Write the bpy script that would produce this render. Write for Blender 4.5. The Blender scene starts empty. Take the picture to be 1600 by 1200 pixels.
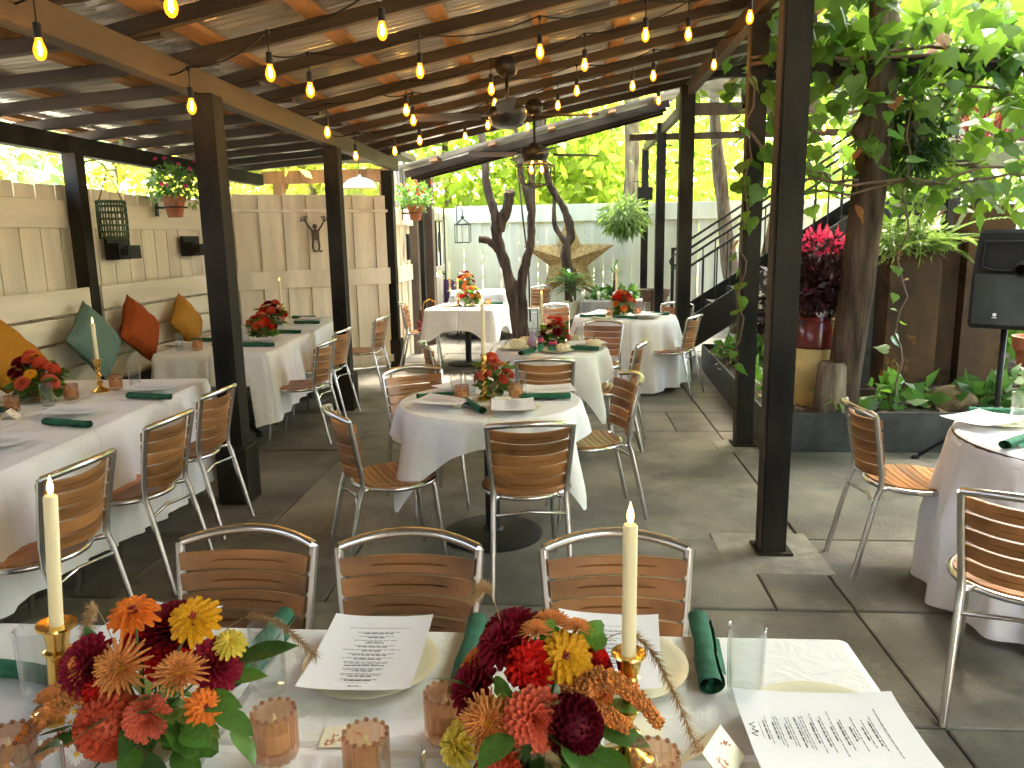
import bpy, math, random
import numpy as np
from mathutils import Vector, Matrix, Euler
R = math.radians
pi = math.pi
sc = bpy.context.scene
rnd = random.Random(7)

# ------------------------------------------------------------------ camera
CAM_H, PITCH, YAW, ROLL = 1.6, R(10.8), R(4.2), R(1.0)
fw = Vector((-math.sin(YAW)*math.cos(PITCH), math.cos(YAW)*math.cos(PITCH), -math.sin(PITCH)))
rt = Vector((math.cos(YAW), math.sin(YAW), 0))
up = rt.cross(fw)
r2 = rt*math.cos(ROLL) - up*math.sin(ROLL)
u2 = up*math.cos(ROLL) + rt*math.sin(ROLL)
cam = bpy.data.cameras.new('camera'); camo = bpy.data.objects.new('camera', cam)
sc.collection.objects.link(camo)
m = Matrix((r2, u2, -fw)).transposed().to_4x4(); m.translation = Vector((0, 0, CAM_H))
camo.matrix_world = m
cam.sensor_width = 36; cam.lens = 27.0; cam.clip_start = .05; cam.clip_end = 800
sc.camera = camo

# ------------------------------------------------------------------ sky, sun, exposure
SUN_EL, SUN_AZ = R(58), R(20)          # azimuth clockwise from +Y (towards +X)
w = bpy.data.worlds.new('World'); sc.world = w; w.use_nodes = True
nt = w.node_tree
sky = nt.nodes.new('ShaderNodeTexSky'); sky.sky_type = 'NISHITA'; sky.sun_disc = False
sky.sun_elevation = SUN_EL; sky.sun_rotation = SUN_AZ; sky.dust_density = 5; sky.air_density = .8; sky.ozone_density = .3
bg = nt.nodes['Background']; bg.inputs['Strength'].default_value = .15
wm = nt.nodes.new('ShaderNodeMix'); wm.data_type = 'RGBA'; wm.blend_type = 'MULTIPLY'; wm.inputs['Factor'].default_value = 1
wm.inputs['B'].default_value = (1, .965, .93, 1)          # warm hazy air
nt.links.new(sky.outputs[0], wm.inputs['A']); nt.links.new(wm.outputs['Result'], bg.inputs['Color'])
sl = bpy.data.lights.new('sun', 'SUN'); sl.energy = 1.5; sl.angle = R(12); sl.color = (1, .93, .8)
so = bpy.data.objects.new('sun', sl); sc.collection.objects.link(so)
sd = Vector((math.sin(SUN_AZ)*math.cos(SUN_EL), math.cos(SUN_AZ)*math.cos(SUN_EL), math.sin(SUN_EL)))
so.rotation_euler = sd.to_track_quat('Z', 'Y').to_euler()
so.location = sd*60
vs = sc.view_settings
vs.view_transform = 'Standard'; vs.look = 'None'; vs.exposure = 5.05; vs.gamma = 1; vs.use_curve_mapping = False
sc.cycles.max_bounces = 10; sc.cycles.transparent_max_bounces = 12
sc.cycles.diffuse_bounces = 6; sc.cycles.glossy_bounces = 3; sc.cycles.transmission_bounces = 4

# ------------------------------------------------------------------ helpers
C = sc.collection
class MB:
    def __init__(s): s.v = []; s.f = []
    def add(s, vs, fs):
        o = len(s.v); s.v += [tuple(v) for v in vs]; s.f += [tuple(i+o for i in f) for f in fs]; return s
    def box(s, c, d, rz=0, M=None, bev=0):
        x, y, z = d[0]/2, d[1]/2, d[2]/2
        if bev:
            b = bev
            P = []
            for zz, k in ((-z, b), (-z+b, 0), (z-b, 0), (z, b)):
                X, Y = x-k, y-k
                P += [(-X, -Y, zz), (X, -Y, zz), (X, Y, zz), (-X, Y, zz)]
            F = [(3, 2, 1, 0), (12, 13, 14, 15)]
            for r in range(3):
                for i in range(4):
                    a = r*4+i; b_ = r*4+(i+1) % 4
                    F.append((a, b_, b_+4, a+4))
        else:
            P = [(-x, -y, -z), (x, -y, -z), (x, y, -z), (-x, y, -z), (-x, -y, z), (x, -y, z), (x, y, z), (-x, y, z)]
            F = [(3, 2, 1, 0), (4, 5, 6, 7), (0, 1, 5, 4), (1, 2, 6, 5), (2, 3, 7, 6), (3, 0, 4, 7)]
        if M is None: M = Matrix.Rotation(rz, 3, 'Z')
        c = Vector(c)
        return s.add([c + M @ Vector(p) for p in P], F)
    def beam(s, a, b, wd, h, upv=(0, 0, 1), bev=0):
        a = Vector(a); b = Vector(b); d = b-a; L = d.length; d.normalize()
        u = Vector(upv); sd_ = d.cross(u).normalized(); u = sd_.cross(d)
        M = Matrix((d, -sd_, u)).transposed()
        return s.box((a+b)/2, (L, wd, h), M=M, bev=bev)
    def tube(s, pts, r, n=8, cap=True):
        pts = [Vector(p) for p in pts]; k = len(pts)
        rs = r if isinstance(r, (list, tuple)) else [r]*k
        V = []; prev = None
        for i, p in enumerate(pts):
            t = (pts[min(i+1, k-1)] - pts[max(i-1, 0)]).normalized()
            if prev is None:
                a = Vector((0, 0, 1)) if abs(t.z) < .9 else Vector((1, 0, 0))
                x = t.cross(a).normalized()
            else: x = (prev - t*prev.dot(t)).normalized()
            prev = x; y = t.cross(x)
            V += [p + (x*math.cos(2*pi*j/n)+y*math.sin(2*pi*j/n))*rs[i] for j in range(n)]
        F = []
        for i in range(k-1):
            for j in range(n):
                F.append((i*n+j, i*n+(j+1) % n, (i+1)*n+(j+1) % n, (i+1)*n+j))
        if cap: F.append(tuple(range(n-1, -1, -1))); F.append(tuple((k-1)*n+j for j in range(n)))
        return s.add(V, F)
    def lathe(s, prof, n=24, c=(0, 0, 0), fn=None, cap=True):
        V = []; k = len(prof)
        for i, (r, z) in enumerate(prof):
            for j in range(n):
                a = 2*pi*j/n; rr = r*(fn(a, z) if fn else 1)
                V.append((c[0]+rr*math.cos(a), c[1]+rr*math.sin(a), c[2]+z))
        F = []
        for i in range(k-1):
            for j in range(n):
                F.append((i*n+j, i*n+(j+1) % n, (i+1)*n+(j+1) % n, (i+1)*n+j))
        if cap:
            if prof[0][0] > 1e-4: F.append(tuple(range(n-1, -1, -1)))
            if prof[-1][0] > 1e-4: F.append(tuple((k-1)*n+j for j in range(n)))
        return s.add(V, F)
    def grid(s, fn, nu, nv, flip=False):
        V = [fn(i/nu, j/nv) for i in range(nu+1) for j in range(nv+1)]
        F = []
        for i in range(nu):
            for j in range(nv):
                q = (i*(nv+1)+j, (i+1)*(nv+1)+j, (i+1)*(nv+1)+j+1, i*(nv+1)+j+1)
                F.append(q[::-1] if flip else q)
        return s.add(V, F)
    def sphere(s, c, r, n=8, k=5, sz=1):
        prof = [(max(1e-5, r*math.sin(pi*i/k)), -r*sz*math.cos(pi*i/k)) for i in range(k+1)]
        return s.lathe(prof, n, c, cap=False)
    def mesh(s, name, mat=None, smooth=False, ang=None):
        me = bpy.data.meshes.new(name); me.from_pydata(s.v, [], s.f); me.validate(); me.update()
        if mat: me.materials.append(mat)
        if smooth:
            me.polygons.foreach_set('use_smooth', [True]*len(me.polygons))
            if ang: me.set_sharp_from_angle(angle=R(ang))
        return me
def O(name, me, parent=None, loc=(0, 0, 0), rot=(0, 0, 0), scale=1):
    o = bpy.data.objects.new(name, me); C.objects.link(o)
    o.location = loc; o.rotation_euler = rot
    o.scale = (scale,)*3 if isinstance(scale, (int, float)) else scale
    if parent: o.parent = parent
    return o
def part(name, mb, mat, parent=None, smooth=False, ang=None, **k):
    return O(name, mb.mesh(name, mat, smooth, ang), parent, **k)
def tag(o, label=None, cat=None, group=None, kind=None):
    if label: o['label'] = label
    if cat: o['category'] = cat
    if group: o['group'] = group
    if kind: o['kind'] = kind
    return o
def thing(name, label, cat, loc=(0, 0, 0), rz=0, group=None):
    return tag(O(name, None, None, loc, (0, 0, rz)), label, cat, group)
def kids(o): return [c for c in o.children]
def dup(o, parent=None):
    c = o.copy(); C.objects.link(c); c.parent = parent
    for ch in kids(o): dup(ch, c)
    return c
def place(proto, used, label, loc, rz, group=None, cat=None):
    o = proto if not used[0] else dup(proto)
    used[0] = True
    o.location = loc; o.rotation_euler = (0, 0, rz); o['label'] = label
    if group: o['group'] = group
    return o
def mesh_np(name, V, F, mat, smooth=False):
    me = bpy.data.meshes.new(name)
    V = np.asarray(V, dtype=np.float32).reshape(-1, 3); F = np.asarray(F, dtype=np.int32)
    n, k = F.shape
    me.vertices.add(len(V)); me.vertices.foreach_set('co', V.ravel())
    me.loops.add(n*k); me.loops.foreach_set('vertex_index', F.ravel())
    me.polygons.add(n); me.polygons.foreach_set('loop_start', np.arange(0, n*k, k, dtype=np.int32))
    try: me.polygons.foreach_set('loop_total', np.full(n, k, dtype=np.int32))
    except Exception: pass
    me.update(calc_edges=True); me.validate()
    if mat: me.materials.append(mat)
    if smooth: me.polygons.foreach_set('use_smooth', [True]*n)
    return me

# ------------------------------------------------------------------ materials
def M(name, col, rough=.6, metal=0., var=.18, scale=8., stretch=(1, 1, 1), bump=0., bscale=60., trans=0., tcol=None,
      rand=0., spec=.5, dark=None, emis=None, estr=0., detail=5, coat=0., sub=0.):
    mt = bpy.data.materials.new(name); mt.use_nodes = True
    t = mt.node_tree; b = t.nodes['Principled BSDF']; L = t.links.new
    b.inputs['Roughness'].default_value = rough; b.inputs['Metallic'].default_value = metal
    b.inputs['Specular IOR Level'].default_value = spec
    b.inputs['Coat Weight'].default_value = coat
    out = None
    tc = t.nodes.new('ShaderNodeTexCoord'); mp = t.nodes.new('ShaderNodeMapping')
    mp.inputs['Scale'].default_value = stretch; L(tc.outputs['Object'], mp.inputs['Vector'])
    vec = mp.outputs[0]
    if rand:
        oi = t.nodes.new('ShaderNodeObjectInfo')
        ad = t.nodes.new('ShaderNodeVectorMath'); ad.operation = 'ADD'
        sm = t.nodes.new('ShaderNodeMath'); sm.operation = 'MULTIPLY'; sm.inputs[1].default_value = 37.
        L(oi.outputs['Random'], sm.inputs[0]); L(mp.outputs[0], ad.inputs[0]); L(sm.outputs[0], ad.inputs[1]); vec = ad.outputs[0]
    nz = t.nodes.new('ShaderNodeTexNoise'); nz.inputs['Scale'].default_value = scale; nz.inputs['Detail'].default_value = detail
    L(vec, nz.inputs['Vector'])
    cr = t.nodes.new('ShaderNodeValToRGB')
    d = dark if dark else tuple(c*(1-var*1.6) for c in col)
    lt = tuple(min(1, c*(1+var)) for c in col)
    cr.color_ramp.elements[0].position = .3; cr.color_ramp.elements[1].position = .7
    cr.color_ramp.elements[0].color = (*d, 1); cr.color_ramp.elements[1].color = (*lt, 1)
    L(nz.outputs['Fac'], cr.inputs[0]); src = cr.outputs[0]
    if rand:
        hs = t.nodes.new('ShaderNodeHueSaturation')
        mr = t.nodes.new('ShaderNodeMapRange'); mr.inputs['To Min'].default_value = 1-rand; mr.inputs['To Max'].default_value = 1+rand
        L(oi.outputs['Random'], mr.inputs['Value']); L(mr.outputs[0], hs.inputs['Value']); L(src, hs.inputs['Color']); src = hs.outputs[0]
    L(src, b.inputs['Base Color'])
    if bump:
        n2 = t.nodes.new('ShaderNodeTexNoise'); n2.inputs['Scale'].default_value = bscale; n2.inputs['Detail'].default_value = 4
        L(vec, n2.inputs['Vector'])
        bp = t.nodes.new('ShaderNodeBump'); bp.inputs['Strength'].default_value = bump; bp.inputs['Distance'].default_value = .02
        L(n2.outputs['Fac'], bp.inputs['Height']); L(bp.outputs[0], b.inputs['Normal'])
    if emis:
        b.inputs['Emission Color'].default_value = (*emis, 1); b.inputs['Emission Strength'].default_value = estr
    if trans:
        tr = t.nodes.new('ShaderNodeBsdfTranslucent'); mx = t.nodes.new('ShaderNodeMixShader'); mx.inputs[0].default_value = trans
        if tcol: tr.inputs[0].default_value = (*tcol, 1)
        else: L(src, tr.inputs[0])
        o = t.nodes['Material Output']
        L(b.outputs[0], mx.inputs[1]); L(tr.outputs[0], mx.inputs[2]); L(mx.outputs[0], o.inputs['Surface'])
    return mt
def glass(name, tint, refl=.12, rough=.02, body=0., bcol=(1, 1, 1)):
    """thin-walled glass: fresnel mix of see-through and mirror, with a little tinted body"""
    mt = bpy.data.materials.new(name); mt.use_nodes = True
    t = mt.node_tree; L = t.links.new; t.nodes.remove(t.nodes['Principled BSDF'])
    o = t.nodes['Material Output']
    tp = t.nodes.new('ShaderNodeBsdfTransparent'); tp.inputs[0].default_value = (*tint, 1)
    gl = t.nodes.new('ShaderNodeBsdfGlossy'); gl.inputs['Roughness'].default_value = rough
    lw = t.nodes.new('ShaderNodeLayerWeight'); lw.inputs[0].default_value = .5
    pw = t.nodes.new('ShaderNodeMath'); pw.operation = 'POWER'; pw.inputs[1].default_value = 3; L(lw.outputs['Facing'], pw.inputs[0])
    ml = t.nodes.new('ShaderNodeMath'); ml.operation = 'MULTIPLY_ADD'; ml.inputs[1].default_value = refl*2.; ml.inputs[2].default_value = .035; L(pw.outputs[0], ml.inputs[0])
    mx = t.nodes.new('ShaderNodeMixShader'); L(ml.outputs[0], mx.inputs[0])
    src = tp.outputs[0]
    if body:
        df = t.nodes.new('ShaderNodeBsdfDiffuse'); df.inputs[0].default_value = (*bcol, 1)
        tl = t.nodes.new('ShaderNodeBsdfTranslucent'); tl.inputs[0].default_value = (*bcol, 1)
        m0 = t.nodes.new('ShaderNodeMixShader'); L(df.outputs[0], m0.inputs[1]); L(tl.outputs[0], m0.inputs[2])
        m1 = t.nodes.new('ShaderNodeMixShader'); m1.inputs[0].default_value = body
        L(tp.outputs[0], m1.inputs[1]); L(m0.outputs[0], m1.inputs[2]); src = m1.outputs[0]
    L(src, mx.inputs[1]); L(gl.outputs[0], mx.inputs[2]); L(mx.outputs[0], o.inputs['Surface'])
    return mt
m_floor = M('concrete_slab', (.16, .146, .112), .8, var=.36, scale=1.7, bump=.35, bscale=90, rand=.14, detail=9)
def stain(mt, col, scale=.9, lo=.5, hi=.72):
    t = mt.node_tree; b = t.nodes['Principled BSDF']; src = b.inputs['Base Color'].links[0].from_socket; L = t.links.new
    ge = t.nodes.new('ShaderNodeNewGeometry'); n1 = t.nodes.new('ShaderNodeTexNoise'); n1.inputs['Scale'].default_value = scale; n1.inputs['Detail'].default_value = 9; n1.inputs['Roughness'].default_value = .65
    L(ge.outputs['Position'], n1.inputs['Vector']); mr = t.nodes.new('ShaderNodeMapRange'); mr.inputs['From Min'].default_value = lo; mr.inputs['From Max'].default_value = hi; L(n1.outputs['Fac'], mr.inputs['Value'])
    mx = t.nodes.new('ShaderNodeMix'); mx.data_type = 'RGBA'; mx.inputs['B'].default_value = (*col, 1); L(mr.outputs[0], mx.inputs['Factor']); L(src, mx.inputs['A']); L(mx.outputs['Result'], b.inputs['Base Color'])
stain(m_floor, (.07, .062, .046), 1.1, .47, .66); stain(m_floor, (.2, .18, .135), 2.3, .58, .8); stain(m_floor, (.2, .185, .15), 60, .66, .7)
m_joint = M('joint_dirt', (.04, .036, .028), .95, bump=.3)
m_foot = M('pale_footing', (.22, .205, .16), .85, var=.2, bump=.3)
m_post = M('dark_post', (.021, .0175, .012), .7, spec=.2, var=.5, scale=5, stretch=(1, 1, .3), bump=.1)
m_beam = M('brown_beam', (.07, .043, .02), .55, var=.3, scale=6, stretch=(1, .2, 1))
m_rafter = M('dark_rafter', (.04, .027, .016), .6, var=.35, scale=10, stretch=(.15, 1, 1), rand=.2)
m_batten = M('pine_batten', (.29, .14, .042), .65, var=.25, scale=14, stretch=(1, .12, 1), rand=.2)
m_tin = M('corrugated_steel', (.66, .65, .62), .22, metal=.55, var=.3, scale=3, stretch=(.3, 1, 1), rand=.2, bump=.05)
m_fence = M('beige_paint', (.74, .655, .49), .75, var=.12, scale=6, stretch=(1, 1, .15), rand=.05, bump=.12, bscale=30)
m_bench = M('beige_board', (.74, .665, .5), .7, var=.13, scale=5, stretch=(1, .15, 1), rand=.05, bump=.1, bscale=25)
m_bfence = M('pale_grey_paint', (.6, .605, .47), .75, var=.1, scale=5, stretch=(1, 1, .12), rand=.05, bump=.1, bscale=25)
m_slot = M('fence_gap', (.2, .17, .12), .9)
m_teak = M('teak', (.33, .142, .043), .4, var=.38, scale=9, stretch=(.12, 1, 1), rand=.22, spec=.5, bump=.04, bscale=30)
m_alu = M('aluminium', (.68, .67, .65), .24, metal=1, var=.06, bump=.015)
m_cloth = M('white_linen', (.76, .755, .74), .9, var=.02, scale=3, bump=.12, bscale=5, spec=.1, trans=.06)
def creases(mt, size=.34):
    t = mt.node_tree; b = t.nodes['Principled BSDF']; L = t.links.new
    bp = [n for n in t.nodes if n.bl_idname == 'ShaderNodeBump'][0]; tc = [n for n in t.nodes if n.bl_idname == 'ShaderNodeTexCoord'][0]
    sx = t.nodes.new('ShaderNodeSeparateXYZ'); L(tc.outputs['Object'], sx.inputs[0]); prev = None
    for k in (0, 1):
        pp_ = t.nodes.new('ShaderNodeMath'); pp_.operation = 'PINGPONG'; pp_.inputs[1].default_value = size; L(sx.outputs[k], pp_.inputs[0])
        m1 = t.nodes.new('ShaderNodeMapRange'); m1.inputs['From Min'].default_value = 0; m1.inputs['From Max'].default_value = .018; L(pp_.outputs[0], m1.inputs['Value'])
        if prev is None: prev = m1.outputs[0]
        else:
            ad = t.nodes.new('ShaderNodeMath'); ad.operation = 'ADD'; L(prev, ad.inputs[0]); L(m1.outputs[0], ad.inputs[1]); prev = ad.outputs[0]
    b2 = t.nodes.new('ShaderNodeBump'); b2.inputs['Strength'].default_value = .8; b2.inputs['Distance'].default_value = .008; L(prev, b2.inputs['Height']); L(bp.outputs[0], b2.inputs['Normal'])
    n3 = t.nodes.new('ShaderNodeTexNoise'); n3.inputs['Scale'].default_value = 11; n3.inputs['Detail'].default_value = 3; n3.inputs['Distortion'].default_value = 1.6; L(tc.outputs['Object'], n3.inputs['Vector'])
    b3 = t.nodes.new('ShaderNodeBump'); b3.inputs['Strength'].default_value = .32; b3.inputs['Distance'].default_value = .02; L(n3.outputs['Fac'], b3.inputs['Height']); L(b2.outputs[0], b3.inputs['Normal']); L(b3.outputs[0], b.inputs['Normal'])
creases(m_cloth)
m_paper = M('paper', (.74, .74, .77), .7, var=.01, trans=.05)
m_ink = M('ink', (.05, .05, .06), .8, var=0)
m_ink2 = M('grey_ink', (.22, .22, .25), .8, var=0)
m_plate = M('cream_ceramic', (.72, .68, .5), .12, var=.02, spec=.5)
m_green = M('green_linen', (.026, .115, .066), .85, var=.22, scale=25, bump=.4, bscale=18, spec=.2)
m_glass = glass('clear_glass', (.95, .965, .965), .55, .02, .014, (.8, .82, .82))
m_amber = glass('amber_glass', (.94, .81, .7), .5, .05, .15, (.6, .34, .2))
m_cylinder = glass('vase_glass', (.9, .86, .75), .22, .02, .2, (.7, .55, .3))
m_brass = M('brass', (.83, .55, .16), .16, metal=1, var=.08, scale=20)
m_wax = M('ivory_wax', (.82, .76, .5), .45, var=.02, trans=.25, tcol=(.9, .75, .4))
m_flame = M('candle_flame', (1, .8, .4), .5, emis=(1, .6, .16), estr=.22)
m_bulb = bpy.data.materials.new('amber_bulb'); m_bulb.use_nodes = True
_t = m_bulb.node_tree; _t.nodes.remove(_t.nodes['Principled BSDF'])
_e = _t.nodes.new('ShaderNodeEmission'); _e.inputs[0].default_value = (1, .31, .012, 1); _e.inputs[1].default_value = .085
_p = _t.nodes.new('ShaderNodeBsdfTransparent'); _p.inputs[0].default_value = (1, .62, .2, 1)
_a = _t.nodes.new('ShaderNodeAddShader'); _t.links.new(_e.outputs[0], _a.inputs[0]); _t.links.new(_p.outputs[0], _a.inputs[1]); _t.links.new(_a.outputs[0], _t.nodes['Material Output'].inputs['Surface'])
m_fil = M('filament', (1, .8, .4), .3, emis=(1, .76, .42), estr=21)
m_black = M('black_plastic', (.009, .0095, .009), .55, var=.2, spec=.3)
m_iron = M('black_iron', (.02, .02, .021), .5, metal=.3, var=.2)
m_steel = M('planter_steel', (.055, .06, .058), .5, metal=.4, var=.4, scale=4, bump=.08)
m_terra = M('terracotta', (.42, .15, .07), .8, var=.2, bump=.1)
m_soil = M('soil', (.055, .038, .024), .95, var=.5, scale=25, bump=.9, bscale=40)
m_litter = M('leaf_litter', (.26, .15, .07), .8, var=.5, scale=30)
m_rust = M('rusty_steel', (.08, .04, .018), .75, spec=.25, var=.45, scale=4, stretch=(1, 1, .35), bump=.12, dark=(.045, .03, .02))
m_bark = M('bark', (.2, .155, .11), .95, var=.4, scale=8, stretch=(1.4, 1.4, .3), bump=1., bscale=26, dark=(.05, .037, .026), spec=.15)
m_bark2 = M('dark_bark', (.075, .052, .034), .95, var=.4, scale=9, stretch=(1.6, 1.6, .25), bump=1., bscale=30, dark=(.018, .012, .008), spec=.15)
m_vine = M('vine_stem', (.12, .075, .045), .8)
m_leafv = M('vine_leaf', (.065, .14, .022), .45, var=.3, scale=10, trans=.42, tcol=(.2, .36, .035), rand=.35)
m_leafd = M('dark_leaf', (.035, .095, .022), .33, var=.3, scale=10, trans=.25, rand=.25, tcol=(.08, .2, .03))
m_leafm = M('mid_leaf', (.08, .19, .035), .35, var=.3, scale=10, trans=.35, rand=.25, tcol=(.15, .34, .04))
m_fern = M('fern_leaf', (.14, .24, .06), .5, var=.3, scale=10, trans=.4, rand=.2, tcol=(.3, .45, .1))
m_crown = [M('sunlit_foliage', (.17, .24, .03), .5, var=.4, scale=.8, trans=.62, tcol=(.42, .57, .06)),
           M('green_foliage', (.11, .18, .03), .5, var=.4, scale=.8, trans=.58, tcol=(.34, .5, .045)),
           M('pale_foliage', (.13, .2, .08), .5, var=.3, scale=.8, trans=.5, tcol=(.3, .46, .16)),
           M('yellow_foliage', (.19, .21, .03), .5, var=.3, scale=.8, trans=.55, tcol=(.46, .48, .05))]
m_purple = M('purple_leaf', (.05, .018, .022), .3, var=.5, scale=40, trans=.15, rand=.3)
m_pink = M('magenta_leaf', (.55, .03, .09), .45, var=.3, scale=20, trans=.4, tcol=(.8, .05, .15))
m_star = M('gold_tin', (.36, .25, .09), .5, metal=.4, var=.3, scale=10)
m_yellowpot = M('weathered_yellow_paint', (.6, .44, .16), .7, var=.25, scale=5, bump=.15)
m_maroon = M('maroon_glaze', (.13, .022, .018), .18, var=.2)
m_timber = M('warm_timber', (.28, .13, .05), .7, var=.3, scale=6, stretch=(1, 1, .2))
m_orange_t = M('orange_timber', (.5, .25, .06), .6, var=.25, scale=8, stretch=(1, 1, .15))
m_dtimber = M('old_timber', (.1, .066, .042), .75, var=.35, scale=6, stretch=(1, 1, .2), bump=.2)
m_greyw = M('weathered_wood', (.3, .28, .24), .8, var=.3, scale=6, stretch=(1, 1, .15))
def fabric(n, c): return M(n, c, .85, var=.12, scale=60, bump=.25, bscale=12, spec=.15)
m_mustard = fabric('mustard_fabric', (.42, .19, .018)); m_sage = fabric('sage_fabric', (.12, .19, .15))
m_rustf = fabric('rust_fabric', (.3, .06, .012)); m_ochre = fabric('ochre_fabric', (.44, .22, .035))
m_navy = fabric('navy_cushion', (.015, .018, .026))

# ================================================================== ground and paving
m_bounce_gravel = M('bounce_gravel', (.34, .31, .24), .9, var=.3, scale=2, bump=.4)  # outer ground made pale to bounce light in under the roof
g = MB(); g.box((0, 60, -.16), (500, 500, .2)); tag(part('ground', g, m_bounce_gravel), kind='structure')
# unseen walls added around the camera to cut light on the front table
m_stucco = M('stucco', (.55, .5, .42), .85, var=.1, bump=.2)
rw = thing('added_shade_wall', 'unseen stucco wall added behind the camera to shade the front table', 'wall', (-.8, -4.9, 0))
q = MB(); q.box((0, 0, 2.2), (8.2, .2, 4.4)); part('wall', q, m_stucco, rw)
q = MB(); q.box((5.2, 2.9, 2.2), (.2, 5.8, 4.4)); part('added_shade_wing', q, m_stucco, rw)  # added wing, blocks low light from the right
for xx in (-2.4, 0, 2.4):
    q = MB(); q.box((xx, .12, 1.6), (1.2, .06, 1.4)); part('window_frame', q, M('dark_trim', (.04, .035, .03), .5), rw)
base = MB(); base.box((.6, 5.2, -.03), (11.6, 20.4, .03)); patio = tag(part('patio', base, m_joint), kind='structure')
rows = [-4.8, -3.8, -2.9, -2.1, -1.35, -.6, .15, .9, 1.55, 2.35, 3.15, 3.94, 5.66, 6.25, 6.95, 7.6, 8.3, 9.1, 9.9, 10.7, 11.5, 12.3, 13.1, 13.8]
for i in range(len(rows)-1):
    xs = [-4.9, -4.1, -3.3, -2.45, -1.7, -.95, -.2, .55, 1.23, 1.95, 2.7, 3.5, 4.4, 5.3, 6.2]
    if rows[i] == 3.94: xs = [-4.9, -3.3, -1.7, 1.23, 2.7, 4.4, 6.2]
    elif i % 3 == 1: xs = [-4.9, -4.1, -3.3, -2.9, -2.1, -1.1, -.45, .35, .9, 1.23, 2.2, 2.9, 4.0, 5.0, 6.2]
    for k in range(len(xs)-1):
        w_, d_ = xs[k+1]-xs[k]-.008, rows[i+1]-rows[i]-.008
        s = MB(); s.box((0, 0, 0), (w_, d_, .03), bev=.005)
        part('slab', s, m_floor, patio, loc=((xs[k]+xs[k+1])/2, (rows[i]+rows[i+1])/2, -.0145+rnd.uniform(-.003, .003)),
             rot=(rnd.uniform(-.003, .003), rnd.uniform(-.003, .003), 0))

# ================================================================== pavilion
RL = 2.57
def rz_(x): return RL + .195*(x+2.1) if x > -2.1 else RL + .078*(x+2.1)
pav = thing('pavilion', 'open dark timber pavilion with corrugated metal roof over the dining tables', 'pavilion', (0, 0, 0))
def post(x, y, h, parent, wd=.132, block=True, lean=0):
    p = MB(); p.box((0, 0, h/2), (wd, wd, h), bev=.006)
    o = part('post', p, m_post, parent, loc=(x, y, 0))
    b = MB()
    if block: b.box((0, 0, .18), (wd+.06, wd+.06, .36), bev=.01)
    else: b.box((0, 0, .008), (wd+.06, wd+.06, .016))
    part('post_base', b, m_post, o)
    return o
for y, x in ((4.5, -2.06), (7.1, -2.12), (9.62, -2.2), (1.9, -2.02)): post(x, y, 2.43, pav)
for x, y, h in ((1.04, 3.8, 3.16), (1.35, 5.85, 3.09), (1.33, 9.0, 3.2), (1.04, 1.0, 3.16)):
    post(x, y, h, pav, .116 if y < 8 else .15, False)
for y in (3.3, 5.88, 8.3):
    p = MB(); p.box((0, 0, 1.145), (.11, .11, 2.29)); part('post', p, m_post, pav, loc=(-3.79, y, 0))
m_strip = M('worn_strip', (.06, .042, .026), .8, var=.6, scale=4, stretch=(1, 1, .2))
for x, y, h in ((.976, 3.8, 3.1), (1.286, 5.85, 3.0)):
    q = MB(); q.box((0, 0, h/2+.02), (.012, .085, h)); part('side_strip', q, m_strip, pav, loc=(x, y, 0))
f = MB(); f.box((0, 0, -.002), (.5, .52, .012), bev=.003); part('footing', f, m_foot, pav, loc=(1.02, 3.76, 0))
f = MB(); f.box((0, 0, -.002), (.34, .36, .01), bev=.003); part('footing', f, m_foot, pav, loc=(1.3, 5.8, 0))
Y0, Y1 = -4.7, 9.72  # roof extended unseen behind the camera to shade the front table
def beamp(a, b, wd, h, mat, parent=pav, name='beam'):
    a = Vector(a); b = Vector(b); c = (a+b)/2
    q = MB(); q.beam(a-c, b-c, wd, h, bev=.004); return part(name, q, mat, parent, loc=c)
beamp((-2.12, Y0, 2.5), (-2.12, Y1, 2.5), .09, .138, m_beam)
beamp((-3.85, Y0, 2.36), (-3.85, Y1, 2.36), .1, .138, m_post)
beamp((1.36, Y0, 3.17), (1.36, 9.9, 3.17), .075, .14, m_beam)
beamp((1.34, 9.0, 3.02), (1.3, 13.35, 3.02), .07, .12, m_beam)
n = 0; y = Y0+.05
while y < Y1:
    q = MB(); q.beam((-4.15, 0, rz_(-4.15)+.037), (-1.95, 0, rz_(-2.1)+.037+.012), .05, .072, bev=.003)
    part('rafter', q, m_rafter, pav, loc=(0, y+.026, 0))
    q = MB(); q.beam((-2.3, 0, rz_(-2.1)+.037-.039), (2.2, 0, rz_(2.2)+.037), .05, .074, bev=.003)
    part('rafter', q, m_rafter, pav, loc=(0, y-.027, 0)); y += .605
def batten(x, y0=Y0, y1=Y1, z=None, parent=pav):
    z = (rz_(x)+.094) if z is None else z
    q = MB(); a = math.atan(.195 if x > -2.1 else .07)
    q.box((0, 0, 0), (.1, y1-y0, .036)); part('batten', q, m_batten, parent, loc=(x, (y0+y1)/2, z), rot=(0, -a, 0))
for k in range(3): batten(-4.0+.62*k, z=rz_(-4.0+.62*k)+.096)
for k in range(8): batten(-1.95+.59*k)
def sheet(x0, x1, y0, wd, zf, parent):
    nx, ny = 3, int(wd/.0095)
    q = MB()
    q.grid(lambda u, v: (x0+(x1-x0)*u, wd*v, zf(x0+(x1-x0)*u)+.013*math.cos(2*pi*v*wd/.076)), nx, ny)
    part('roof_sheet', q, m_tin, parent, True, loc=(0, y0, rnd.uniform(0, .006)))
y = Y0-.05
k = 0
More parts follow.
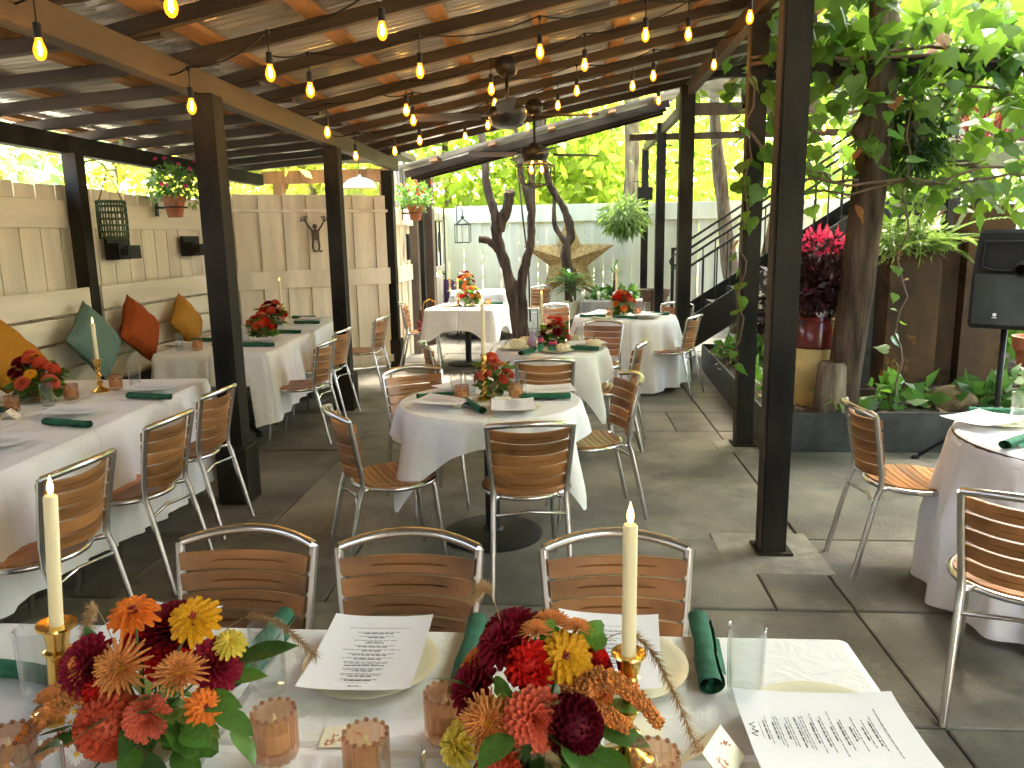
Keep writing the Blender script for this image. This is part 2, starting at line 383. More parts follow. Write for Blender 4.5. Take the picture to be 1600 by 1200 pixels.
while y < Y1:
    sheet(-4.3, -1.99, y, .64, lambda x: rz_(-2.1)+.07*(x+2.1)+.134, pav)
    sheet(-2.2, .3, y, .64, lambda x: RL+.195*(x+2.1)+.132, pav)
    sheet(.2, 2.27, y, .64, lambda x: RL+.195*(x+2.1)+.15, pav)
    y += .615
# diagonal conduit strut seen under the roof
m_porch = M('porch_timber', (.035, .023, .014), .8, spec=.1, var=.4, scale=8, stretch=(.2, 1, 1))
pr = thing('porch_roof', 'smaller lean-to roof strip beyond the far end of the pavilion', 'roof', (0, 0, 0))
for yy in (10.75, 11.1, 11.45):
    q = MB(); q.beam((-2.2, 0, 2.47), (1.35, 0, 3.3), .05, .09); part('rafter', q, m_porch, pr, loc=(0, yy, 0))
for x in (-1.8, -1.0, -.2, .6, 1.2): batten(x, 10.65, 11.55, 2.47+.234*(x+2.2)+.085, pr)
sheet(-2.3, 1.5, 10.7, .9, lambda x: 2.47+.234*(x+2.2)+.13, pr)
for x in (-2.1, 1.3):
    q = MB(); q.box((0, 0, 1.2 if x < 0 else 1.55), (.12, .12, 2.4 if x < 0 else 3.1)); part('post', q, m_post, pr, loc=(x, 11.1, 0))
q = MB(); q.box((0, 0, 1.5), (.11, .11, 3.0)); q.box((0, 0, 2.28), (.24, .2, .2))
tag(part('steel_post', q, m_post, loc=(1.3, 13.3, 0)), 'slim dark post with a junction box standing before the pale back fence', 'post')

# ================================================================== fences
def boards(parent, a, b, z0, z1, wd, mat, depth=.02, gap=.006, alt=.014, name='board', jit=.0):
    a = Vector((*a, 0)); b = Vector((*b, 0)); d = b-a; L = d.length; ang = math.atan2(d.y, d.x); d.normalize()
    n = max(1, round(L/wd)); wd = L/n; nn = Vector((-d.y, d.x, 0))
    mm = MB(); mm.box((0, 0, (z1-z0)/2), (wd-gap, depth, z1-z0), bev=.003); me = mm.mesh(name, mat)
    for i in range(n):
        p = a + d*(wd*(i+.5)) + nn*(alt if i % 2 else 0)
        O(name, me, parent, (p.x, p.y, z0+rnd.uniform(-jit, jit)), (0, 0, ang))
def rail(parent, a, b, z0, z1, th, mat, name='rail'):
    a = Vector((*a, (z0+z1)/2)); b = Vector((*b, (z0+z1)/2)); c = (a+b)/2
    q = MB(); q.beam(a-c, b-c, th, z1-z0, bev=.003); return part(name, q, mat, parent, loc=c)
lf = thing('board_fence', 'beige board fence behind the cushioned bench on the left', 'fence', (-3.9, 5, 0))
lf.location = (0, 0, 0)
boards(lf, (-3.92, -4.75), (-3.92, 8.55), .1, 2.05, .23, m_fence, gap=.012, alt=.0, jit=.012)  # extended unseen behind the camera to block low sky light
bk = MB(); bk.box((-3.95, 1.9, 1.0), (.02, 13.2, 1.9)); part('backing', bk, m_slot, lf)
rail(lf, (-3.885, -4.7), (-3.885, 8.5), 1.73, 1.94, .03, m_bench, 'top_rail')
cf = thing('corner_fence', 'beige board fence panel with the metal dancing figure hung on it', 'fence')
boards(cf, (-3.86, 8.52), (-2.24, 9.56), .03, 2.13, .135, m_fence, alt=-.022, gap=.003)
rail(cf, (-3.9, 8.59), (-2.27, 9.63), .03, 2.1, .015, m_slot, 'backing')
rail(cf, (-3.83, 8.49), (-2.2, 9.53), 1.06, 1.26, .03, m_fence)
rail(cf, (-3.83, 8.495), (-2.2, 9.535), 1.93, 1.965, .03, m_fence)
rail(cf, (-3.83, 8.497), (-2.2, 9.537), .08, .17, .025, m_fence)
bf = thing('back_fence', 'pale grey-green board fence closing the far end of the patio', 'fence')
boards(bf, (-2.15, 13.75), (9.0, 13.75), 0, 2.12, .165, m_bfence, alt=-.03, gap=.004)
rail(bf, (-1.95, 13.69), (9.0, 13.69), 1.86, 2.15, .035, m_bfence, 'top_rail')

rf = thing('added_shade_fence', 'unseen board fence added right of the patio to block side light', 'fence')  # unseen fence added to keep right-hand light off the front table
boards(rf, (6.35, -4.8), (6.35, 5.0), 0, 2.1, .3, m_bfence, alt=.02)
# bench along the left fence
bn = thing('bench', 'long beige slatted bench running along the left fence', 'bench')
for i, z in enumerate((.6, .79, .98, 1.175)):
    for (a, b) in ((.8, 5.8), (5.96, 8.3)):
        rail(bn, (-3.74-.0*i, a), (-3.74, b), z-.085, z+(.1 if i == 3 else .088), .022, m_bench, 'back_slat')
for x in (-3.62, -3.5, -3.38): rail(bn, (x, .8), (x, 8.3), .43, .45, .1, m_bench, 'seat_slat').scale = (1, 1, 1)
for yy in (1.5, 3.5, 5.5, 7.5):
    q = MB(); q.box((0, 0, .215), (.3, .06, .43)); part('support', q, m_bench, bn, loc=(-3.55, yy, 0))
q = MB(); q.box((0, 0, .49), (.34, 3.6, .06), bev=.02)
tag(part('seat_cushion', q, m_navy, loc=(-3.5, 6.4, 0)), 'dark navy cushion lying along the bench seat', 'cushion')
def pillow(mat, loc, size, rot, label):
    n = 14; q = MB()
    for sgn in (1, -1):
        def fn(u, v):
            x, y = 2*u-1, 2*v-1
            h = (max(0, (1-x**4))*max(0, (1-y**4)))**.5
            k = 1-.07*(1-abs(x))*abs(y)-.07*(1-abs(y))*abs(x)
            return (x*size/2*k, y*size/2*k, sgn*h*.075+.004*sgn*math.sin(9*x+5*y))
        q.grid(fn, n, n, sgn < 0)
    o = part('pillow', q, mat, None, True, loc=loc, rot=rot)
    tag(o, label, 'pillow', 'throw pillows on the bench')
pr_ = lambda lean, spin: (Matrix.Rotation(R(90-lean), 3, 'Y') @ Matrix.Rotation(R(spin), 3, 'Z')).to_euler()
pillow(m_mustard, (-3.56, 4.63, .87), .46, pr_(16, 42), 'mustard yellow throw pillow at the left edge, leaning on its corner')
pillow(m_sage, (-3.54, 5.5, .89), .45, pr_(17, 36), 'sage green throw pillow between the mustard and rust pillows')
pillow(m_rustf, (-3.56, 6.16, .90), .43, pr_(13, 50), 'rust orange throw pillow stood on its corner')
pillow(m_ochre, (-3.58, 7.0, .87), .40, pr_(14, 40), 'ochre yellow throw pillow behind the slim candle, farthest along the bench')

# black wall boxes
for yy, lb in ((6.45, 'black open wall box behind the green hanging lantern'), (7.75, 'black open wall box beside the first tall post')):
    q = MB(); q.box((0, 0, 0), (.03, .34, .2)); q.box((.06, 0, -.08), (.1, .34, .03)); q.box((.105, .06, -.03), (.015, .2, .1))
    q.box((.06, -.16, -.02), (.1, .018, .12))
    tag(part('wall_box', q, m_black, loc=(-3.85, yy, 1.57)), lb, 'wall box')
# dancing figure
fg = thing('metal_figure', 'dark metal dancing figure with raised hands on the corner fence', 'wall art', (-2.95, 9.02, 1.67), math.atan2(1.04, 1.62))
q = MB(); q.box((0, 0, .0), (.085, .02, .12), bev=.008); part('torso', q, m_dtimber, fg)
q = MB(); q.sphere((0, 0, .1), .028, 10, 6); q.box((0, 0, .065), (.02, .012, .03)); part('head', q, m_dtimber, fg, True)
for s in (-1, 1):
    q = MB(); q.tube([(s*.035, 0, .045), (s*.075, 0, .1), (s*.11, 0, .16)], .011, 6)
    for a in (-55, -20, 20, 55):
        dx, dz = math.sin(R(a+s*30)), math.cos(R(a+s*30))
        q.tube([(s*.11, 0, .16), (s*.11+dx*.045, 0, .16+dz*.045)], .006, 6); q.sphere((s*.11+dx*.05, 0, .16+dz*.05), .012, 8, 5)
    part('arm', q, m_dtimber, fg, True)
    q = MB(); q.tube([(s*.03, 0, -.05), (s*.04, 0, -.13), (s*.03+.0, 0, -.185), (s*.03+.04*1, 0, -.192)], .013, 6); part('leg', q, m_dtimber, fg, True)

# restroom wall on the left beyond the corner
sh = thing('restroom_wall', 'wooden restroom wall with posts and a weathered panelled door left of the back fence', 'wall')
boards(sh, (-2.2, 9.75), (-2.15, 10.55), .03, 2.0, .16, m_fence, alt=.015)
rail(sh, (-2.15, 9.72), (-2.11, 10.45), 1.06, 1.27, .03, m_fence)
rail(sh, (-2.15, 9.72), (-2.11, 10.6), 1.78, 1.98, .03, m_fence)
for yy, wd, mt, h in ((10.72, .15, m_dtimber, 2.15), (11.15, .1, m_orange_t, 2.2), (11.45, .05, m_orange_t, 2.2), (11.75, .24, m_dtimber, 2.5)):
    q = MB(); q.box((0, 0, h/2), (wd, wd, h), bev=.006); part('post', q, mt, sh, loc=(-2.13, yy, 0))
for z in (.35, .95, 1.9): rail(sh, (-2.17, 10.8), (-2.17, 11.7), z, z+.08, .05, m_dtimber)
q = MB(); q.box((0, 0, 1.05), (.04, .95, 2.1)); part('inner_wall', q, m_dtimber, sh, loc=(-2.6, 11.2, 0))
rail(sh, (-2.12, 11.85), (-2.12, 13.6), 2.0, 2.1, .08, m_bfence)
dr = MB(); dr.box((0, 0, .5), (.04, 1.15, 1.0)); dr.box((0, 0, 1.12), (.055, 1.2, .1)); dr.box((0, -.56, 1.5), (.05, .1, .95)); dr.box((0, .56, 1.5), (.05, .1, .95)); dr.box((0, 0, 1.95), (.05, 1.15, .1))
door = part('door', dr, m_greyw, sh, loc=(-2.1, 12.55, 0))
for k in (-.36, 0, .36):
    q = MB(); q.box((0, k, 1.52), (.02, .26, .7)); part('door_panel', q, m_bfence, door)
for k in (-.18, .18):
    q = MB(); q.box((.01, k, 1.52), (.04, .07, .72)); part('mullion', q, m_black, door)
q = MB(); ov = [(.03, .05*math.cos(a*pi/12), 1.55+.16*math.sin(a*pi/12)) for a in range(25)]; q.tube(ov, .008, 6, False); part('oval_handle', q, m_iron, door, True)
for yy, wd in ((11.93, .06), (13.17, .08)):
    q = MB(); q.box((0, 0, 1.05), (.07, wd, 2.1)); part('door_jamb', q, m_iron, sh, loc=(-2.1, yy, 0))
boards(sh, (-2.12, 13.25), (-2.12, 13.7), 0, 2.0, .15, m_bfence)
q = MB(); q.box((0, 0, 0), (.02, .16, .34)); q.box((.012, 0, 0), (.01, .11, .29))
tag(part('framed_notice', q, m_black, loc=(-2.1, 10.25, 1.5)), 'small black framed notice on the white boards by the far left post', 'picture frame')
for i in range(5):
    q = MB(); q.box((0, 0, .3), (.03, .09+.03*(i % 2), .62)); part('loose_board', q, m_greyw, sh, loc=(-2.3, 10.3+.22*i, 1.95+.1*(i % 2)), rot=(rnd.uniform(-.1, .1), 0, 0))

# timber pavilion behind the corner fence with a dome lamp
tp = thing('timber_shelter', 'warm brown timber shelter behind the corner fence', 'shelter')
beamp((-5.4, 12.6, 2.62), (-2.7, 12.6, 2.62), .14, .2, m_timber, tp)
for x in (-4.65, -3.75, -2.9):
    q = MB(); q.box((0, 0, 1.26), (.19, .19, 2.52)); part('post', q, m_timber, tp, loc=(x, 12.6, 0))
q = MB(); q.beam((-5.6, 12.3, 2.9), (-2.5, 12.3, 2.9), 1.6, .08); part('roof', q, m_rafter, tp)
dl = thing('dome_lamp', 'pale dome pendant lamp hanging under the timber shelter', 'lamp', (-3.15, 11.9, 2.38))
q = MB(); q.lathe([(.26, 0), (.25, .05), (.2, .11), (.12, .15), (.03, .17), (.02, .2)], 20, cap=False); part('shade', q, m_fence, dl, True)
q = MB(); q.tube([(0, 0, .18), (0, 0, .5)], .006, 6); part('cord', q, m_black, dl)

# ================================================================== stairs and upper deck frame
st = thing('stairs', 'black steel staircase climbing to the right behind the planter', 'staircase')
SL = .645
def stz(x): return (x-1.25)*SL
for yy in (9.6, 10.6):
    q = MB()
    q.beam((1.3, yy, stz(1.3)+.22), (6.3, yy, stz(6.3)+.22), .03, .36); part('stringer', q, m_iron, st)
for i in range(18):
    x = 1.45+.275*i; q = MB(); q.box((0, 0, 0), (.28, .97, .03)); part('tread', q, m_iron, st, loc=(x, 10.1, stz(x)+.24))
    q = MB(); q.box((0, 0, 0), (.015, .97, .16)); part('riser', q, m_iron, st, loc=(x+.14, 10.1, stz(x)+.32))
for yy in (9.6, 10.6):
    for dz in (1.28, 1.06):
        q = MB(); q.beam((1.4, yy, stz(1.4)+dz), (6.3, yy, stz(6.3)+dz), .03, .03); part('handrail', q, m_iron, st)
    for i in range(30):
        x = 1.5+.16*i; q = MB(); q.box((0, 0, .37), (.014, .014, .72)); part('baluster', q, m_iron, st, loc=(x, yy, stz(x)+.35))
    q = MB(); q.box((0, 0, .65), (.04, .04, 1.3)); part('newel', q, m_iron, st, loc=(1.42, yy, stz(1.42)+.02))
q = MB(); q.tube([(1.4, 9.6, 1.38), (1.3, 9.6, 1.36), (1.25, 9.6, 1.28), (1.29, 9.6, 1.2), (1.38, 9.6, 1.19)], .012, 6, False); part('scroll', q, m_iron, st, True)
dk = thing('upper_deck', 'dark steel frame and roof of an upper deck behind the vines', 'deck')
beamp((1.4, 9.1, 3.36), (7.5, 9.1, 3.36), .08, .13, m_post, dk)
beamp((1.4, 9.2, 2.98), (7.5, 9.2, 2.98), .08, .13, m_dtimber, dk)
beamp((.9, 11.6, 2.98), (7.5, 11.6, 2.98), .06, .09, m_dtimber, dk, 'rail')
for x in (2.0, 3.2, 4.4, 5.6):
    q = MB(); q.box((0, 0, 0), (.08, .08, .4)); part('strut', q, m_post, dk, loc=(x, 9.2, 3.17))
for i in range(9):
    beamp((1.5+.7*i, 9.15, 3.48), (1.5+.7*i, 12.3, 3.8), .05, .12, m_rafter, dk, 'rafter')
sheet(1.4, 7.6, 8.9, 3.5, lambda x: 3.62, dk)
for x in (3.9, 6.8):
    q = MB(); q.box((0, 0, 1.65), (.13, .13, 3.3)); part('post', q, m_post, dk, loc=(x, 9.15, 0))
q = MB(); q.box((0, 0, .49), (.6, .6, .98), bev=.02); q.box((0, 0, .03), (.64, .64, .02))
wt = tag(part('white_cabinet', q, m_plate, loc=(2.42, 9.05, 0)), 'white draped cabinet standing between the two right posts', 'cabinet')
q = MB(); q.box((0, 0, .1), (.22, .2, .2), bev=.01)
tag(part('wooden_box', q, m_greyw, loc=(2.36, 8.95, .98)), 'small wooden box on the white cabinet', 'box')

# ================================================================== chairs
def slat_mesh(name, half, hgt, th, bulge, groove=.6, n=16, arc_axis='y', taper=0):
    """long slat along x, height along z, bowed towards -y by bulge at mid; groove on both faces over the middle"""
    prof = []
    for k, (yy, zz, gr) in enumerate(((-.5, -.46, 0), (-.5, -.06, 0), (-.5, 0, 1), (-.5, .06, 0), (-.5, .46, 0), (-.35, .5, 0),
                                      (.35, .5, 0), (.5, .46, 0), (.5, .06, 0), (.5, 0, -1), (.5, -.06, 0), (.5, -.46, 0), (.35, -.5, 0), (-.35, -.5, 0))):
        prof.append((yy, zz, gr))
    P = len(prof); q = MB(); V = []; F = []
    for i in range(n+1):
        u = 2*i/n-1; x = u*half; yb = -bulge*(1-u*u); g_ = 1 if abs(u) < groove else 0
        e = .9 if i in (0, n) else 1
        for yy, zz, gr in prof:
            hw = hgt*e*(1+taper*0)
            V.append((x*(1+taper*zz*2), yb+yy*th*e+gr*g_*.007, zz*hw))
    for i in range(n):
        for j in range(P): F.append((i*P+j, (i+1)*P+j, (i+1)*P+(j+1) % P, i*P+(j+1) % P))
    F.append(tuple(range(P))); F.append(tuple(n*P+j for j in range(P-1, -1, -1)))
    q.add(V, F); return q
HB = .79
def make_chair():
    t = thing('bistro_chair', 'x', 'chair', group='aluminium and teak bistro chairs')
    # seat slats (run side to side), slightly dished
    rs = .2; ns = 6; gap = .006; wd = 2*rs/ns
    for i in range(ns):
        y0, y1 = -rs+i*wd+gap/2, -rs+(i+1)*wd-gap/2
        q = MB(); nx = 10; V = []; F = []
        for k in range(nx+1):
            u = 2*k/nx-1
            for yy in (y0, y0+(y1-y0)*.46, (y0+y1)/2, y0+(y1-y0)*.54, y1):
                hx = math.sqrt(max(.0004, rs*rs-yy*yy))
                x = u*hx; dish = -.012*(1-(x*x+yy*yy)/rs**2)
                gz = -.008 if (abs(yy-(y0+y1)/2) < 1e-6 and abs(u) < .65) else 0
                V.append((x, yy, .455+dish+gz))
            for yy in (y1, y0):
                hx = math.sqrt(max(.0004, rs*rs-yy*yy)); V.append((u*hx, yy, .432))
        for k in range(nx):
            for j in range(7): F.append((k*7+j, (k+1)*7+j, (k+1)*7+(j+1) % 7, k*7+(j+1) % 7))
        F.append(tuple(range(7))); F.append(tuple(nx*7+j for j in range(6, -1, -1)))
        q.add(V, F); part('seat_slat', q, m_teak, t)
    q = MB(); q.tube([(.207*math.cos(a*pi/16), .207*math.sin(a*pi/16), .437) for a in range(33)], .0125, 8, False); part('seat_ring', q, m_alu, t, True)
    for s in (-1, 1):
        q = MB(); q.tube([(s*.135, .145, .43), (s*.14, .155, .4), (s*.165, .195, .0)], .0125, 8); part('front_leg', q, m_alu, t, True, 50)
        q = MB(); q.tube([(s*.18, -.315, 0), (s*.168, -.225, .4), (s*.166, -.208, .45), (s*.17, -.21, .52), (s*.183, -.24, .68), (s*.19, -.262, HB)], .0135, 8); part('back_leg', q, m_alu, t, True, 50)
        q = MB(); q.tube([(s*.166, -.21, .44), (s*.13, -.16, .437)], .012, 8); part('bracket', q, m_alu, t, True)
    q = MB()
    q.tube([(-.165, -.235, .37), (0, -.2, .372), (.165, -.235, .37)], .008, 6); part('cross_brace', q, m_alu, t, True)
    q = MB()
    q.tube([(.19*u, -.262-.062*(1-u*u), HB+.022*(1-u*u)) for u in [k/8-1 for k in range(17)]], .0145, 8); part('top_rail', q, m_alu, t, True, 60)
    sl_h, sl_g = .05, .0055
    for i in range(5):
        z = .525+i*(sl_h+sl_g); tt = (z-.5)/.3
        half = .158+.022*tt
        q = slat_mesh('s', half, sl_h, .014, .055, taper=.02); o = part('back_slat', q, m_teak, t, loc=(0, -.205-.045*tt+.012, z), rot=(R(10), 0, 0))
    return t
chair0 = make_chair(); cu = [False]
def chair(label, x, y, face):
    """face: heading in degrees the sitter looks to, 0 = +Y, clockwise"""
    return place(chair0, cu, label, (x, y, 0), R(-face))
chair('teak bistro chair at the long front table, left of its row of three', -.885, 1.66, 182)
chair('teak bistro chair at the long front table, middle of its row of three', -.425, 1.645, 180)
chair('teak bistro chair at the long front table, right of three, behind the tall candle', .135, 1.655, 178)
chair('bistro chair at the first left banquet table, nearest the camera beside the tall left candle', -2.09, 2.68, -84)
chair('bistro chair at the first left banquet table, middle of the three on its aisle side', -2.12, 3.4, -86)
chair('bistro chair at the first left banquet table, tucked beside the nearest left post', -2.19, 4.05, -88)
chair('bistro chair at the second left banquet table, nearest of the three on its aisle side', -2.2, 6.02, -88)
chair('bistro chair at the second left banquet table, middle of the three on its aisle side', -2.3, 6.86, -86)
chair('bistro chair at the second left banquet table, farthest, before the corner fence', -2.2, 7.95, -84)
chair('bistro chair left of the central small table with the cloth corner on its seat', -.86, 3.63, 60)
chair('bistro chair on the near side of the central small table, back to the camera', -.2, 3.52, -8)
chair('bistro chair right of the central small table, turned towards it', .1, 4.32, -104)
chair('bistro chair at the far left corner of the central small table, only its back showing', -.83, 4.42, 150)
chair('bistro chair with its back to the camera at the table with white pumpkins', -.14, 5.3, 2)
chair('bistro chair left of the table with white pumpkins, only its curved back showing', -.83, 5.9, 75)
chair('bistro chair right of the table with white pumpkins, seen from the side', .28, 5.85, -80)
chair('bistro chair behind the right corner of the table with white pumpkins', .27, 7.0, 195)
chair('bistro chair on the near right of the far round table, seat towards it', 1.03, 7.85, -62)
chair('bistro chair behind the far round table on its right by the stairs', 1.17, 8.85, 205)
chair('bistro chair behind the far round table on its left', -.02, 8.9, 150)
chair('bistro chair with a striped bag on its seat beside the wooden wall', -1.8, 9.6, 85)
chair('bistro chair standing before the dark tree trunks near the back fence', -.55, 12.9, -30)
chair('bistro chair left of the right-hand round table, facing it', 1.63, 3.62, 90)
chair('bistro chair at the right edge of the picture, near side of the right-hand round table', 1.53, 2.55, 28)

# ================================================================== tables and cloths
def cloth(name, label, shape, top, Lfn, loc, rz=0, waves=(9, .02), flare=.03, seed=0, N=180, rowsn=12, parent=None, group=None, corner=.05, mat=None):
    """shape: ('round', r) or ('rect', hx, hy). Lfn(theta, s) gives the drop length."""
    rr = random.Random(seed); ph = [rr.uniform(0, 6.28) for _ in range(6)]
    per = []
    if shape[0] == 'round':
        for i in range(N):
            a = 2*pi*i/N; per.append((shape[1]*math.cos(a), shape[1]*math.sin(a), math.cos(a), math.sin(a), a))
    else:
        hx, hy = shape[1:]; c = corner
        segs = []
        P = 4*(hx+hy-2*c)+2*pi*c
        for (cx, cy, a0) in ((hx-c, hy-c, 0), (-hx+c, hy-c, 90), (-hx+c, -hy+c, 180), (hx-c, -hy+c, 270)):
            for k in range(13):
                a = R(a0+k*7.5); per.append((cx+c*math.cos(a), cy+c*math.sin(a), math.cos(a), math.sin(a)))
            nxt = {0: (-hx+c, hy, 0, 1), 90: (-hx, -hy+c, -1, 0), 180: (hx-c, -hy, 0, -1), 270: (hx, hy-c, 1, 0)}[a0]
            a_, b_ = per[-1], nxt
            nn = max(6, int(math.hypot(b_[0]-a_[0], b_[1]-a_[1])/.03))
            for k in range(1, nn):
                t_ = k/nn; per.append((a_[0]+(b_[0]-a_[0])*t_, a_[1]+(b_[1]-a_[1])*t_, nxt[2], nxt[3]))
        per = [(x, y, nx, ny, math.atan2(y/hy, x/hx)) for x, y, nx, ny in per]
    N = len(per); V = []; F = []
    # arc length for wave phase
    s = 0; S = []
    for i in range(N):
        S.append(s); a, b = per[i], per[(i+1) % N]; s += math.hypot(a[0]-b[0], a[1]-b[1])
    tot = s; wn, wa = waves
    for ins in (.35, .7, .93, .985): # top rings
        for (x, y, nx, ny, th) in per: V.append((x*ins, y*ins, .0012*math.sin(7*x*ins+ph[0])*math.cos(6*y*ins+ph[1])))
    nr0 = 4
    for j in range(rowsn+1):
        t = j/rowsn
        for i, (x, y, nx, ny, th) in enumerate(per):
            L = Lfn(th); f_ = S[i]/tot*2*pi
            wv = math.sin(round(wn)*f_+ph[2]+.6*math.sin(3*f_+ph[3])) + .45*math.sin(round(wn*1.9)*f_+ph[4])
            wv = wv*.5+.5
            d = L*t; r_ = .014
            out = r_*min(1, d/.03)-.004 + flare*d + wa*wv*min(1, d/max(.05, .55*L))**1.3*(L/.5 if L < .5 else 1)
            if shape[0] == 'round' and L < .5:
                dth = abs((th % (pi/2))-pi/4); out += t*(.085*math.exp(-(dth/.15)**2)-.05*math.exp(-((dth-.31)/.11)**2)+.02*math.exp(-((dth-.55)/.1)**2)); L *= 1+.16*math.exp(-(dth/.1)**2); d = L*t
            V.append((x+nx*out, y+ny*out, -max(0, d-.006)*(1-.0*wv) - (0 if j else 0)))
    for k in range(nr0+rowsn):
        for i in range(N): F.append((k*N+i, (k+1)*N+i, (k+1)*N+(i+1) % N, k*N+(i+1) % N))
    F.append(tuple(range(N-1, -1, -1))[::-1])
    q = MB(); q.add([(a, b, c_+top) for a, b, c_ in V], F)
    o = part(name, q, mat or m_cloth, parent, True, None, loc=loc, rot=(0, 0, rz))
    if label: tag(o, label, 'tablecloth', group)
    return o
def ped_table(label, loc, r, base_r=.27, disc=True, square=None, rz=0):
    t = thing('pedestal_table', label, 'table', loc, rz)
    q = MB()
    if square: q.box((0, 0, .725), (2*square[0]-.01, 2*square[1]-.01, .035), bev=.005)
    else: q.lathe([(r-.006, .708), (r-.004, .742)], 48)
    part('table_top', q, m_dtimber, t)
    posts = [(0, 0)] if not square or square[1] < .6 else [(0, -square[1]*.6), (0, square[1]*.6)]
    for (px, py) in posts:
        q = MB(); q.tube([(px, py, .01), (px, py, .7)], .04, 16); part('column', q, m_black, t, True, 40)
        q = MB()
        if disc: q.lathe([(base_r, 0), (base_r, .012), (base_r*.9, .024), (.06, .034), (.05, .05)], 40, (px, py, 0)); part('base', q, m_black, t, True, 40)
        else:
            for a in (45, 135, 225, 315):
                c_, s_ = math.cos(R(a)), math.sin(R(a)); q.tube([(px+.03*c_, py+.03*s_, .1), (px+.2*c_, py+.2*s_, .07), (px+.33*c_, py+.33*s_, .03)], [.03, .026, .022], 8)
                q.tube([(px+.32*c_, py+.32*s_, 0), (px+.32*c_, py+.32*s_, .03)], .028, 8)
            part('base', q, m_black, t, True, 40)
    return t
sq = lambda half, r: (lambda th: half/max(abs(math.cos(th)), abs(math.sin(th)))-r)
# front table
ped_table('long front table under a white cloth', (-.62, 1.13, 0), 0, disc=False, square=(1.2, .37))
cloth('tablecloth', 'white cloth on the long front table', ('rect', 1.205, .4), .756, lambda th: .33, (-.62, 1.135, 0), 0, (26, .02), .03, 3, corner=.022)
# left banquet tables
ped_table('first banquet table on the left, under a long white cloth', (-2.68, 3.3, 0), 0, disc=False, square=(.48, 1.3), rz=R(3))
cloth('tablecloth', 'long white cloth on the first left banquet table', ('rect', .49, 1.32), .756, lambda th: .57+.05*math.sin(3*th), (-2.68, 3.3, 0), R(3), (30, .03), .04, 5, corner=.05)
ped_table('second banquet table on the left, before the corner fence', (-2.86, 7.05, 0), 0, disc=False, square=(.44, 1.33), rz=R(4))
def L3(th):
    return .26 if -2.35 < th < -.95 else .56+.05*math.sin(4*th)
cloth('tablecloth', 'long white cloth on the second left banquet table', ('rect', .45, 1.36), .756, L3, (-2.86, 7.05, 0), R(4), (30, .03), .04, 8, corner=.05)
# central small table
ped_table('central small pedestal table on a black disc base', (-.41, 3.98, 0), .475, .27)
cloth('tablecloth', 'square white cloth hanging in points off the central small table', ('round', .48), .752, lambda th: .625/max(abs(math.cos(th)), abs(math.sin(th)))-.48+.01*math.sin(5*th), (-.41, 3.98, 0), R(4), (11, .03), .14, 12)
ped_table('small table carrying the white pumpkins', (-.12, 5.95, 0), .42, .27)
cloth('tablecloth', 'square white cloth on the table with white pumpkins', ('round', .425), .752, sq(.62, .425), (-.12, 5.95, 0), R(-6), (12, .035), .14, 15)
ped_table('far round table before the star, cloth to the floor', (.62, 8.3, 0), .53, .3)
cloth('tablecloth', 'white floor-length cloth on the far round table before the star', ('round', .54), .752, lambda th: .715+.025*math.sin(3*th), (.62, 8.3, 0), 0, (13, .075), .1, 21, N=240)
ped_table('square table beside the wooden wall with the striped bag', (-1.27, 9.75, 0), 0, .27, square=(.42, .42), rz=R(-8))
cloth('tablecloth', 'white cloth on the square table beside the wooden wall', ('rect', .43, .43), .752, lambda th: .27+.14*max(0, abs(math.sin(2*th)))**6, (-1.27, 9.75, 0), R(-8), (9, .02), .12, 25, corner=.04)
ped_table('farthest round table near the back fence', (-1.4, 12.6, 0), .5, .27)
cloth('tablecloth', 'white cloth on the farthest round table near the back fence', ('round', .51), .752, lambda th: .6, (-1.4, 12.6, 0), 0, (12, .06), .1, 28)
ped_table('round table at the right edge under a floor-length cloth', (2.2, 3.2, 0), .56, .3)
cloth('tablecloth', 'white floor-length cloth on the round table at the right edge', ('round', .57), .752, lambda th: .735+.01*math.sin(3*th), (2.22, 3.2, 0), 0, (13, .06), .045, 33, N=260, rowsn=16)

# ================================================================== things on the tables
TZ = .757
def glass_mesh(r=.033, h=.135):
    q = MB(); q.lathe([(r*.9, 0), (r*.93, .004), (r, h), (r-.0015, h+.001), (r-.003, h), (r*.93-.004, .016), (0.0005, .014)], 28); return q.mesh('tumbler', m_glass, True, 40)
gm = glass_mesh()
def tumbler(x, y, label, z=TZ, s=1): return tag(O('tumbler', gm, None, (x, y, z), (0, 0, 0), s), label, 'glass', 'clear glass tumblers')
def votive_meshes():
    nf = 14; q = MB()
    fn = lambda a, z: 1+.13*abs(math.cos(nf*a/2))
    q.lathe([(.026, 0), (.031, .003), (.0335, .012), (.0335, .082), (.0325, .085), (.03, .082), (.029, .02), (.001, .018)], nf*8, fn=fn)
    body = q.mesh('cup', m_amber, True, 45)
    q = MB()
    for k in range(nf): a = 2*pi*k/nf; q.sphere((.0338*math.cos(a), .0338*math.sin(a), .085), .0042, 8, 6)
    rim = q.mesh('rim_beads', glass('amber_rim', (.8, .6, .45), .6, .03, .3, (.45, .24, .13)), True)
    q = MB(); q.lathe([(.024, 0), (.024, .03), (.022, .031), (.004, .028)], 24); wax = q.mesh('tealight', m_wax, True, 40)
    return body, rim, wax
vb, vr, vw = votive_meshes()
m_glow = M('lit_tealight', (.9, .7, .3), .5, emis=(1, .4, .06), estr=.12)
